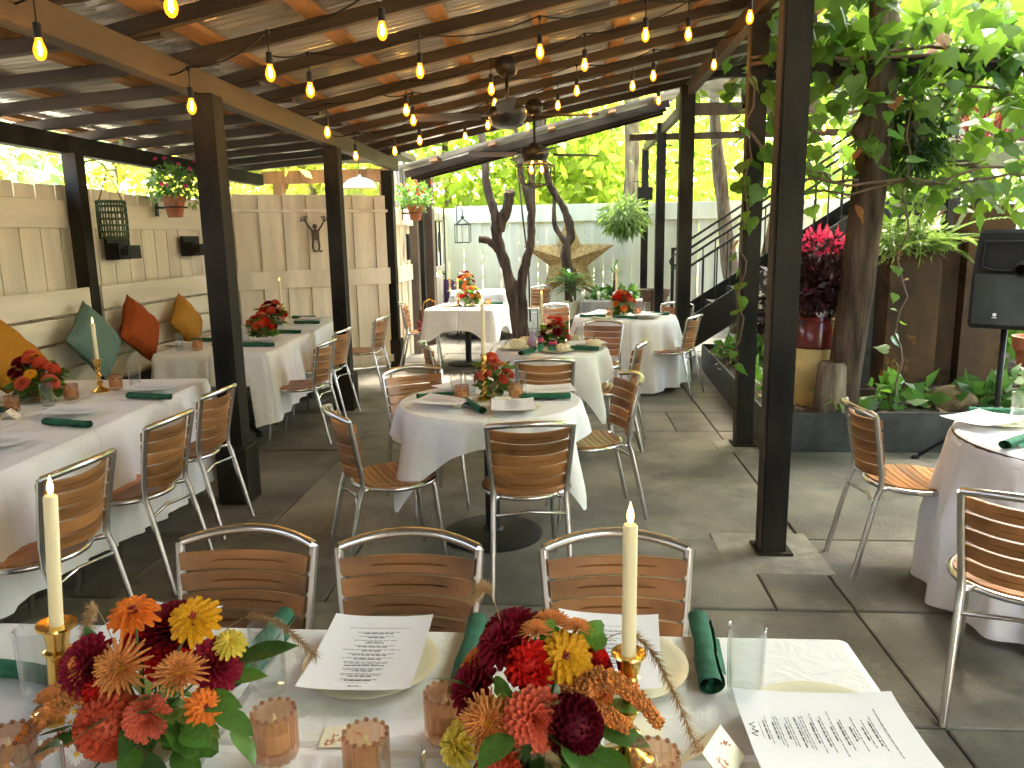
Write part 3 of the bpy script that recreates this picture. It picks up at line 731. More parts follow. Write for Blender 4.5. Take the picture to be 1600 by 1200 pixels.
def votive(x, y, label, z=TZ, s=1, lit=False):
    t = thing('votive', label, 'candle holder', (x, y, z), rnd.uniform(0, 1), 'ribbed amber votives'); t.scale = (s,)*3
    O('cup', vb, t); O('rim_beads', vr, t); wx = O('tealight', vw, t, (0, 0, .02))
    q = MB(); q.lathe([(.0005, 0), (.006, .008), (.005, .016), (.0008, .03)], 10); fl = part('flame', q, m_glow if lit else m_wax, wx, True, loc=(0, 0, .03))
    return t
def candle(x, y, label, z=TZ, hold=.17, tall=.25, kind=0, lean=(0, 0)):
    t = thing('candlestick', label, 'candlestick', (x, y, z)); t.rotation_euler = (lean[0], lean[1], 0)
    q = MB(); h = hold
    if kind == 0:   # baluster
        q.lathe([(.048, 0), (.05, .004), (.046, .01), (.034, .016), (.016, .03), (.011, .04), (.018, .052), (.02, .058), (.01, .066), (.0085, .078), (.015, .09), (.017, .097), (.009, .106), (.009, .116), (.013, .122),
                 (.016, .126), (.0155, .155), (.018, .157), (.0155, .16), (.022, h-.004), (.028, h), (.0265, h+.003), (.013, h)], 28)
    elif kind == 1:  # tall trumpet column
        q.lathe([(.045, 0), (.046, .006), (.034, .012), (.016, .022), (.0175, .05), (.0185, .115), (.017, .12), (.024, .124), (.024, .128), (.018, .132), (.0185, .145), (.024, h-.004), (.034, h), (.033, h+.004), (.015, h+.002)], 28)
    elif kind == 2:  # twisted
        q.lathe([(.045, 0), (.046, .006), (.02, .014), (.009, .02)], 24)
        for p in (0, pi):
            q.tube([(.008*math.cos(k*.55+p), .008*math.sin(k*.55+p), .018+(h-.045)*k/40) for k in range(41)], .0065, 7)
        q.lathe([(.01, h-.03), (.016, h-.025), (.015, h-.004), (.022, h), (.012, h+.002)], 20)
    part('holder', q, m_brass, t, True, 50)
    q = MB(); q.lathe([(.0115, h-.012), (.0112, h+.1), (.0115, h+tall-.003), (.0095, h+tall), (.001, h+tall-.002)], 20); cd = part('taper', q, m_wax, t, True, 50)
    q = MB(); b = h+tall; q.lathe([(.0006, b), (.004, b+.004), (.0058, b+.012), (.005, b+.02), (.0025, b+.029), (.0003, b+.037)], 14); part('flame', q, m_flame, cd, True)
    return t
# menu: paper + printed lines, origin at centre, y = top of text
def word_rows(q, y, length, hgt, seed):
    rr = random.Random(seed); x = -length/2
    while x < length/2-.002:
        wl = min(rr.uniform(.006, .016), length/2-x); n = 4
        pts = [(x+wl*k/n) for k in range(n+1)]
        V = []; F = []
        for k, px in enumerate(pts): V += [(px, y-hgt/2, pz(px, y-hgt/2)), (px, y+hgt/2, pz(px, y+hgt/2))]
        for k in range(n): F.append((2*k, 2*k+2, 2*k+3, 2*k+1))
        q.add(V, F); x += wl+.0022
def pz(x, y): return .0025+.009*(abs(x)/.108)**3*.7+.006*(max(0, y)/.14)**2+.007*(max(0, -y)/.14)**2
qp = MB(); qp.grid(lambda u, v: ((u-.5)*.216, (v-.5)*.279, pz((u-.5)*.216, (v-.5)*.279)), 12, 14); menu_me = qp.mesh('menu', m_paper, True)
qi = MB(); qj = MB(); y = .105
for gi, grp in enumerate([(.05, .07), (.045, .075, .085), (.04, .075, .08), (.08, .055, .085, .09), (.055, .105), (.07, .1), (.04, .12), (.06, .085), (.04, .03, .09), (.035, .075), (.065, .09), (0, .13)]):
    for li, ln in enumerate(grp):
        if ln: word_rows(qi if li == 0 else qj, y, ln, .0024 if li == 0 else .0017, gi*9+li)
        y -= .0046
    y -= .0062
for V in (qi, qj): V.v = [(a, b, c_+.0006) for a, b, c_ in V.v]
ink_me = qi.mesh('print', m_ink); ink2_me = qj.mesh('small_print', m_ink2)
def text_mesh(body, size, mat, bold=0, shear=0):
    cu_ = bpy.data.curves.new('lettering', 'FONT'); cu_.body = body; cu_.size = size; cu_.align_x = 'CENTER'; cu_.resolution_u = 2; cu_.offset = bold; cu_.shear = shear
    o = bpy.data.objects.new('lettering', cu_); C.objects.link(o)
    bpy.context.view_layer.update()
    me = bpy.data.meshes.new_from_object(o.evaluated_get(bpy.context.evaluated_depsgraph_get()))
    bpy.data.objects.remove(o); me.materials.clear(); me.materials.append(mat); me.name = 'lettering'
    return me
title_me = text_mesh('Congratulations, Caroline & Will!', .0066, m_ink, .00015)
hand_me = text_mesh('REMI', .0125, m_ink, .0004, .3)
def scribble(seed):
    rr = random.Random(seed); q = MB(); pts = []
    for k in range(7): pts.append((-.018+.006*k, (.006 if k % 2 else -.003)+rr.uniform(-.002, .002), .0002))
    q.tube(pts, .0007, 4); return q.mesh('handwriting', m_ink)
sc_me = [scribble(s) for s in (1, 2)]
def menu(x, y, rz, label, z=TZ+.02, hand=None, tilt=(0, 0)):
    t = tag(O('menu', menu_me, None, (x, y, z), (tilt[0], tilt[1], rz)), label, 'menu', 'printed paper menus')
    O('print', ink_me, t); O('small_print', ink2_me, t); O('lettering', title_me, t, (0, .1125, .0065))
    if hand: O('handwriting', hand, t, (0, .124, .0075), (0, 0, R(-2)))
    return t
q = MB(); q.lathe([(.075, 0), (.08, .004), (.118, .013), (.134, .0155), (.135, .017), (.133, .0172), (.116, .0145), (.09, .007), (.001, .006)], 48); plate_me = q.mesh('plate', m_plate, True, 50)
def plate(x, y, label, z=TZ, s=1): return tag(O('plate', plate_me, None, (x, y, z), (0, 0, 0), s), label, 'plate', 'cream dinner plates')
def napkin_mesh(seed, L=.25, r=.024):
    rr = random.Random(seed); q = MB(); turns = 3.0; N = 60; K = 12
    def fn(u, v):
        a = u*turns*2*pi; rad = .006+(r-.006)*u
        e = v*2-1; sq_ = 1-.10*math.exp(-((e*1.1)**2)*2)
        wob = 1+.07*math.sin(5*e+a)+.03*math.sin(13*e+2*a)
        x = rad*math.cos(a)*1.1*wob*sq_; z = rad*math.sin(a)*.8*wob*sq_
        off = .012*math.sin(a*.5)*(abs(e)**6)*e
        return (x, e*L/2+off, z+r*.82)
    q.grid(fn, N, K)
    # loose flap
    q.grid(lambda u, v: (r*1.0+.012*u, (v-.5)*L*.55, .004+r*.5*(1-u)**2), 4, 6)
    return q.mesh('napkin', m_green, True)
nap = [napkin_mesh(s) for s in (1, 2)]
def napkin(x, y, rz, label, z=TZ, s=1): return tag(O('napkin', nap[rnd.randint(0, 1)], None, (x, y, z), (0, 0, rz), s), label, 'napkin', 'rolled green cloth napkins')
# place cards with sprig print
def card_print():
    q = MB(); rr = random.Random(4)
    for k in range(7):
        x, y = rr.uniform(-.035, .035), rr.uniform(-.022, .018); a = rr.uniform(0, 6.28)
        q.tube([(x, y, .0006), (x+.008*math.cos(a), y+.008*math.sin(a), .0006), (x+.014*math.cos(a+.4), y+.014*math.sin(a+.4), .0006)], .0006, 4)
        for b in range(4):
            bx, by = x+.004*b*math.cos(a)+rr.uniform(-.004, .004), y+.004*b*math.sin(a)+rr.uniform(-.004, .004)
            q.lathe([(.0024, .0003), (.0018, .0009)], 8, (bx, by, 0))
    return q.mesh('sprig_print', M('russet_print', (.5, .22, .12), .8, var=.2))
cp = card_print(); m_card = M('cream_card', (.8, .76, .6), .7, var=.02)
q = MB(); q.box((0, 0, 0), (.085, .06, .0008)); card_me = q.mesh('card', m_card)
def card(x, y, rz, label, z=TZ, tent=True, s=1):
    t = thing('place_card', label, 'place card', (x, y, z), rz, 'folded place cards'); t.scale = (s,)*3
    if tent:
        for sg in (-1, 1):
            o = O('flap', card_me, t, (0, sg*.021, .0215), (-sg*R(45), 0, 0)); O('sprig_print', cp, o)
    else:
        o = O('flap', card_me, t, (0, 0, .0015)); O('sprig_print', cp, o)
    return t

# ------------------------------------------------------------------ flowers
def petal(q, base, d, nrm, L, wdt, cup=.3, curl=.2, tip=.0, ns=4):
    d = Vector(d).normalized(); nrm = Vector(nrm); nrm = (nrm-d*nrm.dot(d)).normalized(); sd_ = d.cross(nrm)
    V = []
    for i in range(ns+1):
        s = i/ns
        wv = (math.sin(pi*min(1, .12+.76*s)))**.8 if tip == 0 else max(.05, (1-s**3)*(.4+.6*min(1, s*2)))
        for t in (-1, -.5, 0, .5, 1):
            V.append(Vector(base)+d*L*s+sd_*wdt*wv*t*.5+nrm*(cup*wdt*wv*t*t*.5+curl*L*s*s))
    F = []
    for i in range(ns):
        for j in range(4): F.append((i*5+j, i*5+j+1, i*5+6+j, i*5+5+j))
    q.add(V, F)
GA = pi*(3-5**.5)
def flower_mesh(kind, mat, mat_c=None):
    q = MB()
    if kind == 'ball':
        n = 100
        for k in range(n):
            u = (k+.5)/n; th = math.acos(1-u*1.3); a = k*GA
            d = Vector((math.sin(th)*math.cos(a), math.sin(th)*math.sin(a), math.cos(th)))
            upv = Vector((0, 0, 1)); petal(q, d*.5, d+upv*.05, upv-d*.2, .46, .36*(.35+.7*u**.5), 1.15, .1, ns=4)
    elif kind == 'dahlia':
        n = 80
        for k in range(n):
            u = (k+.5)/n; th = R(12)+R(86)*u**.7; a = k*GA
            d = Vector((math.sin(th)*math.cos(a), math.sin(th)*math.sin(a), math.cos(th)*.8))
            petal(q, d*.12+Vector((0, 0, .1*(1-u))), d, Vector((0, 0, 1))+d*.1, .45+.5*u**.6, .24+.2*u, .6, .08, 0, ns=4)
    elif kind == 'zinnia':
        for lay, (n, th, L, zz) in enumerate(((16, 92, 1, 0), (15, 82, .88, .08), (13, 72, .72, .16), (10, 58, .52, .24))):
            for k in range(n):
                a = 2*pi*(k+.5*lay+rnd.uniform(-.1, .1))/n
                d = Vector((math.sin(R(th))*math.cos(a), math.sin(R(th))*math.sin(a), math.cos(R(th))))
                petal(q, d*.12+Vector((0, 0, zz+rnd.uniform(-.02, .03))), d+Vector((0, 0, rnd.uniform(-.16, .16))), (rnd.uniform(-.25, .25), rnd.uniform(-.25, .25), 1), (L-.1)*rnd.uniform(.88, 1.05), .34-.03*lay, .55, -.13, 0, ns=4)
    elif kind == 'mum':
        for k in range(120):
            u = (k+.5)/120; th = R(14)+R(82)*u**.8; a = k*GA
            d = Vector((math.sin(th)*math.cos(a), math.sin(th)*math.sin(a), math.cos(th)))
            petal(q, d*.05, d, Vector((0, 0, 1))+d*.01, .5+.45*u+rnd.uniform(-.08, .08), .12, 1.1, rnd.uniform(-.12, .1), 0, ns=3)
    elif kind == 'pom':
        for k in range(130):
            u = (k+.5)/130; th = math.acos(1-u*1.5); a = k*GA
            d = Vector((math.sin(th)*math.cos(a), math.sin(th)*math.sin(a), math.cos(th)))
            petal(q, d*.55, d+Vector((rnd.uniform(-.4, .4), rnd.uniform(-.4, .4), rnd.uniform(-.4, .4))), (0.1, 0, 1), .45, .34, .8, rnd.uniform(-.4, .4), 0, ns=2)
    elif kind == 'daisy':
        for k in range(13):
            a = 2*pi*k/13; d = Vector((math.cos(a), math.sin(a), .05)); petal(q, d*.2, d, (0, 0, 1), .8, .3, .1, -.08, 0, ns=3)
    if kind in ('ball', 'pom', 'dahlia'): q.sphere((0, 0, .1 if kind == 'dahlia' else .18), .3 if kind == 'dahlia' else .62, 12, 8, .6 if kind == 'dahlia' else 1)
    me = q.mesh(kind, mat, True)
    c = None
    if mat_c:
        q = MB()
        if kind == 'zinnia':
            for k in range(24):
                u = (k+.5)/24; a = k*GA; q.sphere((.3*u**.5*math.cos(a), .3*u**.5*math.sin(a), .34-.1*u), .06, 6, 4)
        else: q.sphere((0, 0, .1 if kind != 'mum' else .2), .26, 12, 6, .6)
        c = q.mesh('flower_eye', mat_c, True)
    return me, c
def pm(n, c, t=.25): return M(n, c, .55, var=.22, scale=18, trans=t, spec=.25, rand=.08)
m_eye = pm('yellow_eye', (.7, .4, .03), 0); m_eyer = pm('red_eye', (.3, .03, .02), 0)
FL = {'coral_ball': flower_mesh('ball', pm('coral_petal', (.72, .13, .06)), m_eye), 'burg_ball': flower_mesh('ball', pm('burgundy_petal', (.16, .006, .02)), None),
      'plum_dahlia': flower_mesh('dahlia', pm('plum_petal', (.3, .014, .035)), m_eye), 'coral_dahlia': flower_mesh('dahlia', pm('salmon_petal', (.75, .17, .09)), m_eye),
      'orange_zinnia': flower_mesh('zinnia', pm('orange_petal', (.78, .22, .03)), m_eyer), 'gold_zinnia': flower_mesh('zinnia', pm('golden_petal', (.8, .42, .015)), m_eyer),
      'yellow_zinnia': flower_mesh('zinnia', pm('lemon_petal', (.78, .62, .09)), m_eye), 'peach_mum': flower_mesh('mum', pm('peach_petal', (.78, .36, .11)), m_eye),
      'red_pom': flower_mesh('pom', pm('scarlet_petal', (.68, .02, .012)), None), 'daisy': flower_mesh('daisy', pm('white_petal', (.8, .8, .74)), m_eye),
      'maroon_dahlia': flower_mesh('dahlia', pm('maroon_petal', (.2, .006, .016)), None)}
def leaf_mesh(name, mat, L=1., W=.42, fold=.18, curl=-.15, n=6):
    q = MB(); V = []
    for i in range(n+1):
        s = i/n; wv = W*.5*math.sin(pi*s**.85)**.9 if 0 < s < 1 else .004
        for t in (-1, 0, 1): V.append((wv*t, L*s, abs(t)*fold*wv+curl*L*s*s))
    F = []
    for i in range(n):
        for j in range(2): F.append((i*3+j, i*3+j+1, i*3+4+j, i*3+3+j))
    q.add(V, F); return q.mesh(name, mat, True)
lf_long = leaf_mesh('leaf', m_leafd); lf_wide = leaf_mesh('leaf', m_leafm, 1, .6)
def lobed(name, mat):
    q = MB(); pts = []
    for k in range(25):
        a = -pi/2+2*pi*k/24; r = .5*(1+.16*math.cos(5*(a-pi/2)))*(1+.05*math.cos(15*a)); pts.append((r*math.cos(a), .5+r*math.sin(a), .06*math.cos(3*a)))
    q.add([(0, .5, -.03)]+pts[:-1], [(0, k+1, (k+1) % 24+1) for k in range(24)]); return q.mesh(name, mat)
lf_lobe = lobed('leaf', m_leafm)
def plume(q, pts, r0, n, dotr, rr):
    pts = [Vector(p) for p in pts]
    for k in range(n):
        s = rr.random(); i = min(int(s*(len(pts)-1)), len(pts)-2); f_ = s*(len(pts)-1)-i
        p = pts[i].lerp(pts[i+1], f_); r = r0*(1-.6*s)*rr.random()**.4; a, b = rr.uniform(0, 6.28), math.acos(rr.uniform(-1, 1))
        c = p+Vector((math.sin(b)*math.cos(a), math.sin(b)*math.sin(a), math.cos(b)))*r; d = dotr*rr.uniform(.7, 1.2)
        q.add([c+Vector(v)*d for v in ((1, 0, 0), (-1, 0, 0), (0, 1, 0), (0, -1, 0), (0, 0, 1), (0, 0, -1))], [(0, 2, 4), (2, 1, 4), (1, 3, 4), (3, 0, 4), (2, 0, 5), (1, 2, 5), (3, 1, 5), (0, 3, 5)])
m_amar = M('copper_amaranth', (.62, .22, .04), .7, var=.35, scale=60)
m_grass = M('dry_grass', (.42, .27, .13), .8, var=.2, trans=.3)
def grass_head(q, pts, rr, n=700, L=.02):
    pts = [Vector(p) for p in pts]; K = len(pts)
    q.tube(pts, .0008, 4)
    for k in range(n):
        s = .45+.55*rr.random(); i = min(int(s*(K-1)), K-2); f_ = s*(K-1)-i; p = pts[i].lerp(pts[i+1], f_); t = (pts[i+1]-pts[i]).normalized()
        v = Vector((rr.gauss(0, 1), rr.gauss(0, 1), rr.gauss(0, 1))); v = (v-t*v.dot(t)).normalized()*.8+t*.6; v.normalize(); sd_ = v.cross(t).normalized()*.0009
        q.add([p-sd_, p+sd_, p+v*L*rr.uniform(.6, 1.1)], [(0, 1, 2)])
q = MB(); q.lathe([(.035, 0), (.045, .006), (.058, .035), (.06, .06), (.055, .085), (.053, .087), (.052, .083), (.055, .06), (.052, .035), (.04, .01), (.001, .008)], 32); vase_me = q.mesh('vase', m_cylinder, True, 50)
def bloom(parent, kind, p, r, aim, spin=0):
    me, c = FL[kind]
    qd = Vector(aim).normalized().to_track_quat('Z', 'Y')
    o = O('bloom', me, parent, p, qd.to_euler(), r)
    if c: O('flower_eye', c, o)
    return o
def leaf(parent, me, p, L, d, roll=0, name='leaf'):
    d = Vector(d).normalized(); qd = d.to_track_quat('Y', 'Z') @ Euler((0, roll, 0)).to_quaternion()
    return O(name, me, parent, p, qd.to_euler(), L)
def stems(parent, ends, c=(0, 0, .03)):
    q = MB()
    for e in ends:
        e = Vector(e); mid = Vector((e.x*.35, e.y*.35, e.z*.6)); q.tube([Vector(c), mid, e], [.0016, .0018, .0022], 5)
    part('stems', q, m_leafm, parent, True)
V3 = Vector
CAMP = V3((0, 0, CAM_H))
def bouquet(label, x, y, blooms, leaves, z=TZ, plumes=(), grasses=(), seed=0, s=1, vase=True):
    t = thing('bouquet', label, 'bouquet', (x, y, z), 0, 'autumn flower bouquets'); t.scale = (s,)*3
    rr = random.Random(seed)
    if vase: O('vase', vase_me, t)
    ends = []
    for (k, p, r, aim) in blooms:
        bloom(t, k, p, r*1.2, aim); ends.append(V3(p)-V3(aim).normalized()*r*.1)
    stems(t, ends)
    for (me, p, L, d) in leaves: leaf(t, me, p, L*.8, d, rr.uniform(-.5, .5))
    for k in range(38):
        a = rr.uniform(0, 6.28); u_ = rr.uniform(.01, .07); leaf(t, rr.choice((lf_long, lf_wide, lf_long, lf_lobe)), (u_*math.cos(a), u_*math.sin(a), rr.uniform(.04, .11)), rr.uniform(.05, .1), (math.cos(a), math.sin(a), rr.uniform(-.7, .2)), rr.uniform(-.8, .8))
    if plumes:
        q = MB()
        for pts, r0, n in plumes: plume(q, pts, r0*1.25, int(n*2.2), .0032, rr)
        part('amaranth_plume', q, m_amar, t)
    for pts in grasses:
        q = MB(); grass_head(q, pts, rr); part('grass_head', q, m_grass, t)
    return t
CA = (.25, -.75, .75)   # towards the camera
b1 = [('coral_ball', (-.04, -.03, .078), .048, (.05, -.8, .55)), ('orange_zinnia', (-.017, .03, .24), .037, (.0, -.3, 1)), ('gold_zinnia', (.092, .02, .238), .037, (.1, -.6, .8)),
      ('plum_dahlia', (-.1, .02, .15), .045, (-.4, -.7, .6)), ('peach_mum', (-.03, .0, .163), .045, (-.1, -.75, .6)), ('red_pom', (.023, .05, .146), .034, (.2, -.5, .8)),
      ('peach_mum', (.08, -.02, .166), .04, (.1, -.3, 1)), ('maroon_dahlia', (.02, .08, .185), .05, (0, -.3, 1)), ('plum_dahlia', (.11, .03, .15), .04, (.7, -.4, .6)),
      ('yellow_zinnia', (.138, .04, .186), .024, (.3, -.4, .9)), ('daisy', (-.098, -.03, .1), .014, (-.2, -.5, .9)), ('daisy', (-.078, -.065, .05), .014, (-.1, -.8, .5)), ('daisy', (-.105, -.035, .085), .013, (-.4, -.6, .6)),
      ('red_pom', (-.03, .06, .168), .03, (-.1, -.3, 1)), ('red_pom', (-.065, .0, .12), .028, (-.3, -.7, .6)), ('orange_zinnia', (.12, -.03, .115), .027, (.6, -.6, .5)), ('coral_dahlia', (.035, -.05, .105), .03, (.3, -.8, .5)), ('gold_zinnia', (-.12, .06, .13), .028, (-.6, -.2, .8)), ('maroon_dahlia', (-.06, .05, .12), .04, (-.5, -.2, .8))]
L1 = [(lf_long, (-.1, .05, .14), .085, (-.3, .1, .9)), (lf_wide, (.09, -.05, .09), .09, (.9, -.5, .05)), (lf_wide, (.1, -.02, .12), .1, (1, -.1, .05)), (lf_wide, (.08, -.06, .06), .1, (.8, -.6, -.35)),
      (lf_long, (.04, -.06, .12), .1, (.45, -.5, .6)), (lf_wide, (.13, -.02, .1), .1, (1, -.3, -.2)), (lf_wide, (.12, .04, .12), .09, (.9, .2, .1)), (lf_long, (.14, .05, .15), .13, (1, .2, .3)),
      (lf_wide, (.02, -.07, .07), .08, (.3, -.9, -.3)), (lf_wide, (.06, -.08, .05), .08, (.4, -.8, -.5)), (lf_long, (-.1, -.04, .06), .1, (-.8, -.5, -.1)),
      (lf_long, (0, -.08, .03), .1, (.1, -.9, -.2)), (lf_wide, (.03, -.04, .13), .06, (.1, -.7, .6)), (lf_wide, (.17, -.05, .09), .09, (.8, -.5, -.35)),
      (lf_long, (-.08, .06, .1), .1, (-.7, .5, .1)), (lf_long, (.09, .08, .1), .12, (.5, .8, .2)), (lf_wide, (.06, -.04, .14), .06, (.6, -.2, .6)), (lf_long, (.05, -.08, .07), .12, (.5, -.6, -.5))]
arch = lambda p0, p1, h, n=9: [V3(p0).lerp(V3(p1), k/(n-1))+V3((0, 0, h*math.sin(pi*k/(n-1)))) for k in range(n)]
bouquet('large autumn bouquet with a coral ball dahlia on the front table, left', -.70, 1.10, b1, L1, seed=1,
        plumes=[(arch((-.06, 0, .08), (-.21, -.04, .02), .05), .022, 700), (arch((-.08, 0, .1), (-.18, -.0, .1), .02), .018, 420), (arch((-.1, 0, .08), (-.11, .0, .17), .0), .018, 320), (arch((-.08, -.02, .06), (-.16, -.05, .03), .01), .017, 350)],
        grasses=[arch((-.06, .05, .12), (-.19, .12, .04), .14, 13), arch((.06, .06, .12), (.26, .1, .13), .09, 13)])
b2 = [('gold_zinnia', (.045, .02, .186), .038, (.1, -.75, .6)), ('red_pom', (-.01, .02, .17), .036, (-.1, -.6, .7)), ('coral_dahlia', (-.003, -.04, .118), .04, (.05, -.9, .4)),
      ('burg_ball', (.056, -.04, .108), .042, (.25, -.8, .45)), ('peach_mum', (-.074, -.03, .1), .045, (-.1, -.8, .5)), ('yellow_zinnia', (-.12, -.04, .066), .036, (-.75, -.6, .3)),
      ('plum_dahlia', (-.055, .05, .186), .04, (-.4, -.3, .8)), ('peach_mum', (-.004, .05, .213), .027, (-.1, .1, 1)), ('peach_mum', (.063, .06, .215), .024, (.05, .2, 1)),
      ('plum_dahlia', (-.1, .03, .12), .042, (-.7, -.4, .5)), ('maroon_dahlia', (.085, .05, .15), .036, (.6, -.3, .7)), ('maroon_dahlia', (-.04, .09, .19), .045, (-.2, .2, 1)), ('red_pom', (.09, .05, .165), .022, (.5, -.4, .8)), ('orange_zinnia', (-.1, .06, .15), .03, (-.6, -.1, .8)), ('coral_ball', (-.055, -.065, .05), .032, (-.4, -.8, .3)), ('orange_zinnia', (.1, .02, .12), .026, (.7, -.4, .6)), ('peach_mum', (.02, .1, .2), .035, (0, .3, 1))]
L2 = [(lf_long, (-.1, .0, .14), .09, (-.9, .1, .3)), (lf_lobe, (.07, .05, .175), .075, (.5, .2, .8)), (lf_lobe, (.02, .05, .18), .06, (0, .2, .9)), (lf_lobe, (-.05, -.0, .12), .07, (-.1, -.3, .8)), (lf_lobe, (-.1, -.03, .05), .065, (-.8, -.3, .5)),
      (lf_long, (0, -.07, .06), .11, (0, -.8, -.5)), (lf_long, (.04, -.08, .07), .12, (.4, -.7, -.4)), (lf_long, (-.05, -.07, .05), .11, (-.3, -.8, -.4)), (lf_wide, (.09, -.02, .09), .11, (.9, -.2, -.05)),
      (lf_wide, (.08, -.05, .07), .1, (.9, -.4, -.1)), (lf_long, (.08, -.07, .06), .1, (.8, -.6, -.3)), (lf_wide, (-.02, -.08, .05), .08, (-.1, -.8, -.5)), (lf_lobe, (-.07, -.07, .05), .06, (-.3, -.8, -.2)), (lf_wide, (.1, .0, .11), .1, (1, .1, .1)),
      (lf_long, (.0, .08, .12), .1, (.1, .9, .3)), (lf_long, (-.08, .07, .1), .1, (-.7, .6, .1)), (lf_long, (.02, -.09, .04), .12, (.2, -.8, -.6)), (lf_wide, (.02, -.04, .14), .06, (.2, -.6, .6))]
bouquet('large autumn bouquet with a golden zinnia on the front table, beside the right candle', -.05, 1.10, b2, L2, seed=2,
        plumes=[(arch((.05, .0, .13), (.19, -.02, .1), .05), .02, 800), (arch((.06, -.01, .11), (.14, -.03, .1), .01), .02, 520), (arch((.05, 0, .13), (.1, .01, .17), 0), .018, 300)],
        grasses=[arch((.06, .06, .13), (.25, -.0, .05), .13, 15), arch((-.05, .06, .17), (-.11, .11, .24), .06, 13)])
candle(-.93, 1.21, 'brass trumpet candlestick with ivory taper at the left end of the front table', hold=.175, tall=.245, kind=1, lean=(0, R(5)))
candle(.095, 1.12, 'brass baluster candlestick with ivory taper beside the right front bouquet', hold=.195, tall=.215, kind=0)
tumbler(-.975, 1.235, 'glass tumbler behind the left front candlestick', s=1.15); tumbler(-.57, 1.3, 'glass tumbler between the left front bouquet and the first menu')
tumbler(-.755, .925, 'glass tumbler at the lower left corner, in front of the amaranth'); tumbler(-.235, .955, 'glass tumbler at the bottom middle, next to the ribbed votive'); tumbler(.325, 1.315, 'tall empty glass tumbler beside the right green napkin of the front table', s=1.04)
for (x, y, l) in ((-.485, 1.11, 'amber votive just right of the left front bouquet'), (-.318, 1.06, 'amber votive at the bottom middle in front of the first menu'), (-.21, 1.175, 'amber votive behind the left side of the right front bouquet'),
                  (.13, 1.035, 'amber votive in front of the right brass candlestick'), (-.885, 1.03, 'amber votive cut off at the lower left corner')): votive(x, y, l)
plate(-.395, 1.385, 'cream plate under the menu in the middle of the front table'); menu(-.4, 1.4, R(180+1), 'menu on the cream plate in the middle of the front table', hand=hand_me)
plate(.1, 1.4, 'cream plate behind the right brass candlestick'); menu(.075, 1.43, R(180-5), 'menu behind the right brass candlestick, upside down to the camera', hand=sc_me[0])
plate(.44, 1.21, 'cream plate under the menu at the right end of the front table'); menu(.435, 1.18, R(90), 'menu turned sideways at the right end of the front table', hand=sc_me[1])
plate(-.9, 1.42, 'cream plate behind the left front bouquet'); menu(-.905, 1.44, R(172), 'menu behind the left front bouquet')
napkin(-.2, 1.42, R(-2), 'rolled green napkin right of the middle menu on the front table'); napkin(.275, 1.45, R(-5), 'rolled green napkin beside the tall empty tumbler'); napkin(-.64, 1.43, R(-4), 'rolled green napkin behind the left front bouquet and tumbler'); napkin(-1.06, 1.31, R(80), 'rolled green napkin at the left end of the front table')
card(-.385, 1.165, R(4), 'sprig-printed card lying between two amber votives', tent=False, s=.95); card(.125, 1.22, R(-6), 'sprig-printed card behind the stem of the right candlestick', tent=False, s=.95); card(.23, 1.13, R(60), 'folded sprig-printed tent card right of the right candlestick')

# random smaller bouquets
KINDS = list(FL)
def rand_bouquet(label, x, y, seed, s=1., pal=None, n=13):
    n += 4; rr = random.Random(seed); bl = []; lv = []
    pal = pal or ['coral_ball', 'plum_dahlia', 'red_pom', 'orange_zinnia', 'peach_mum', 'maroon_dahlia', 'coral_dahlia', 'gold_zinnia']
    for k in range(n):
        a = k*GA+rr.uniform(-.2, .2); u = (k+.5)/n; r = .11*u**.5
        h = .2-.12*u+rr.uniform(-.02, .04)
        d = V3((math.cos(a)*u, math.sin(a)*u, .7)); bl.append((rr.choice(pal), (r*math.cos(a), r*math.sin(a), h), rr.uniform(.024, .038), d))
    for k in range(30):
        a = rr.uniform(0, 6.28); e = rr.uniform(-.3, .9); me = rr.choice((lf_long, lf_wide, lf_lobe))
        lv.append((me, (.06*math.cos(a), .06*math.sin(a), rr.uniform(.06, .17)), rr.uniform(.07, .12), (math.cos(a), math.sin(a), e)))
    bouquet(label, x, y, bl, lv, seed=seed, s=s)
# first left table
rand_bouquet('bouquet with a bright coral dahlia on the first left banquet table', -2.93, 3.98, 11, 1.15, ['coral_dahlia', 'coral_ball', 'peach_mum', 'maroon_dahlia', 'plum_dahlia', 'orange_zinnia', 'gold_zinnia'], 14)
candle(-2.72, 4.22, 'brass candlestick with lit taper on the first left banquet table', hold=.19, tall=.21)
tumbler(-2.72, 3.76, 'glass tumbler before the bouquet on the first left table'); tumbler(-2.57, 4.33, 'glass tumbler at the far end of the first left table')
votive(-2.86, 3.68, 'amber votive left of the bouquet tumbler on the first left table'); votive(-2.87, 3.5, 'glowing amber votive at the left edge of the first left table', lit=True); votive(-2.66, 4.28, 'amber votive at the far end of the first left table'); votive(-2.75, 4.0, 'amber votive hidden behind the bouquet of the first left table')
menu(-2.5, 3.62, R(-92), 'menu on the near part of the first left table, above a green napkin'); napkin(-2.36, 3.38, R(-12)+R(88), 'rolled green napkin at the left edge of the first left table'); menu(-2.41, 4.22, R(-86), 'menu at the far end of the first left table'); napkin(-2.3, 4.0, R(80), 'rolled green napkin near the far corner of the first left table')
menu(-2.45, 3.02, R(-90), 'menu cut off by the left edge on the first left table'); napkin(-2.97, 3.68, R(85), 'rolled green napkin behind the glowing votive on the first left table'); menu(-3.0, 3.95, R(88), 'menu behind the bouquet on the first left table')
card(-2.78, 3.55, R(-70), 'plain folded card beside the glowing votive on the first left table')
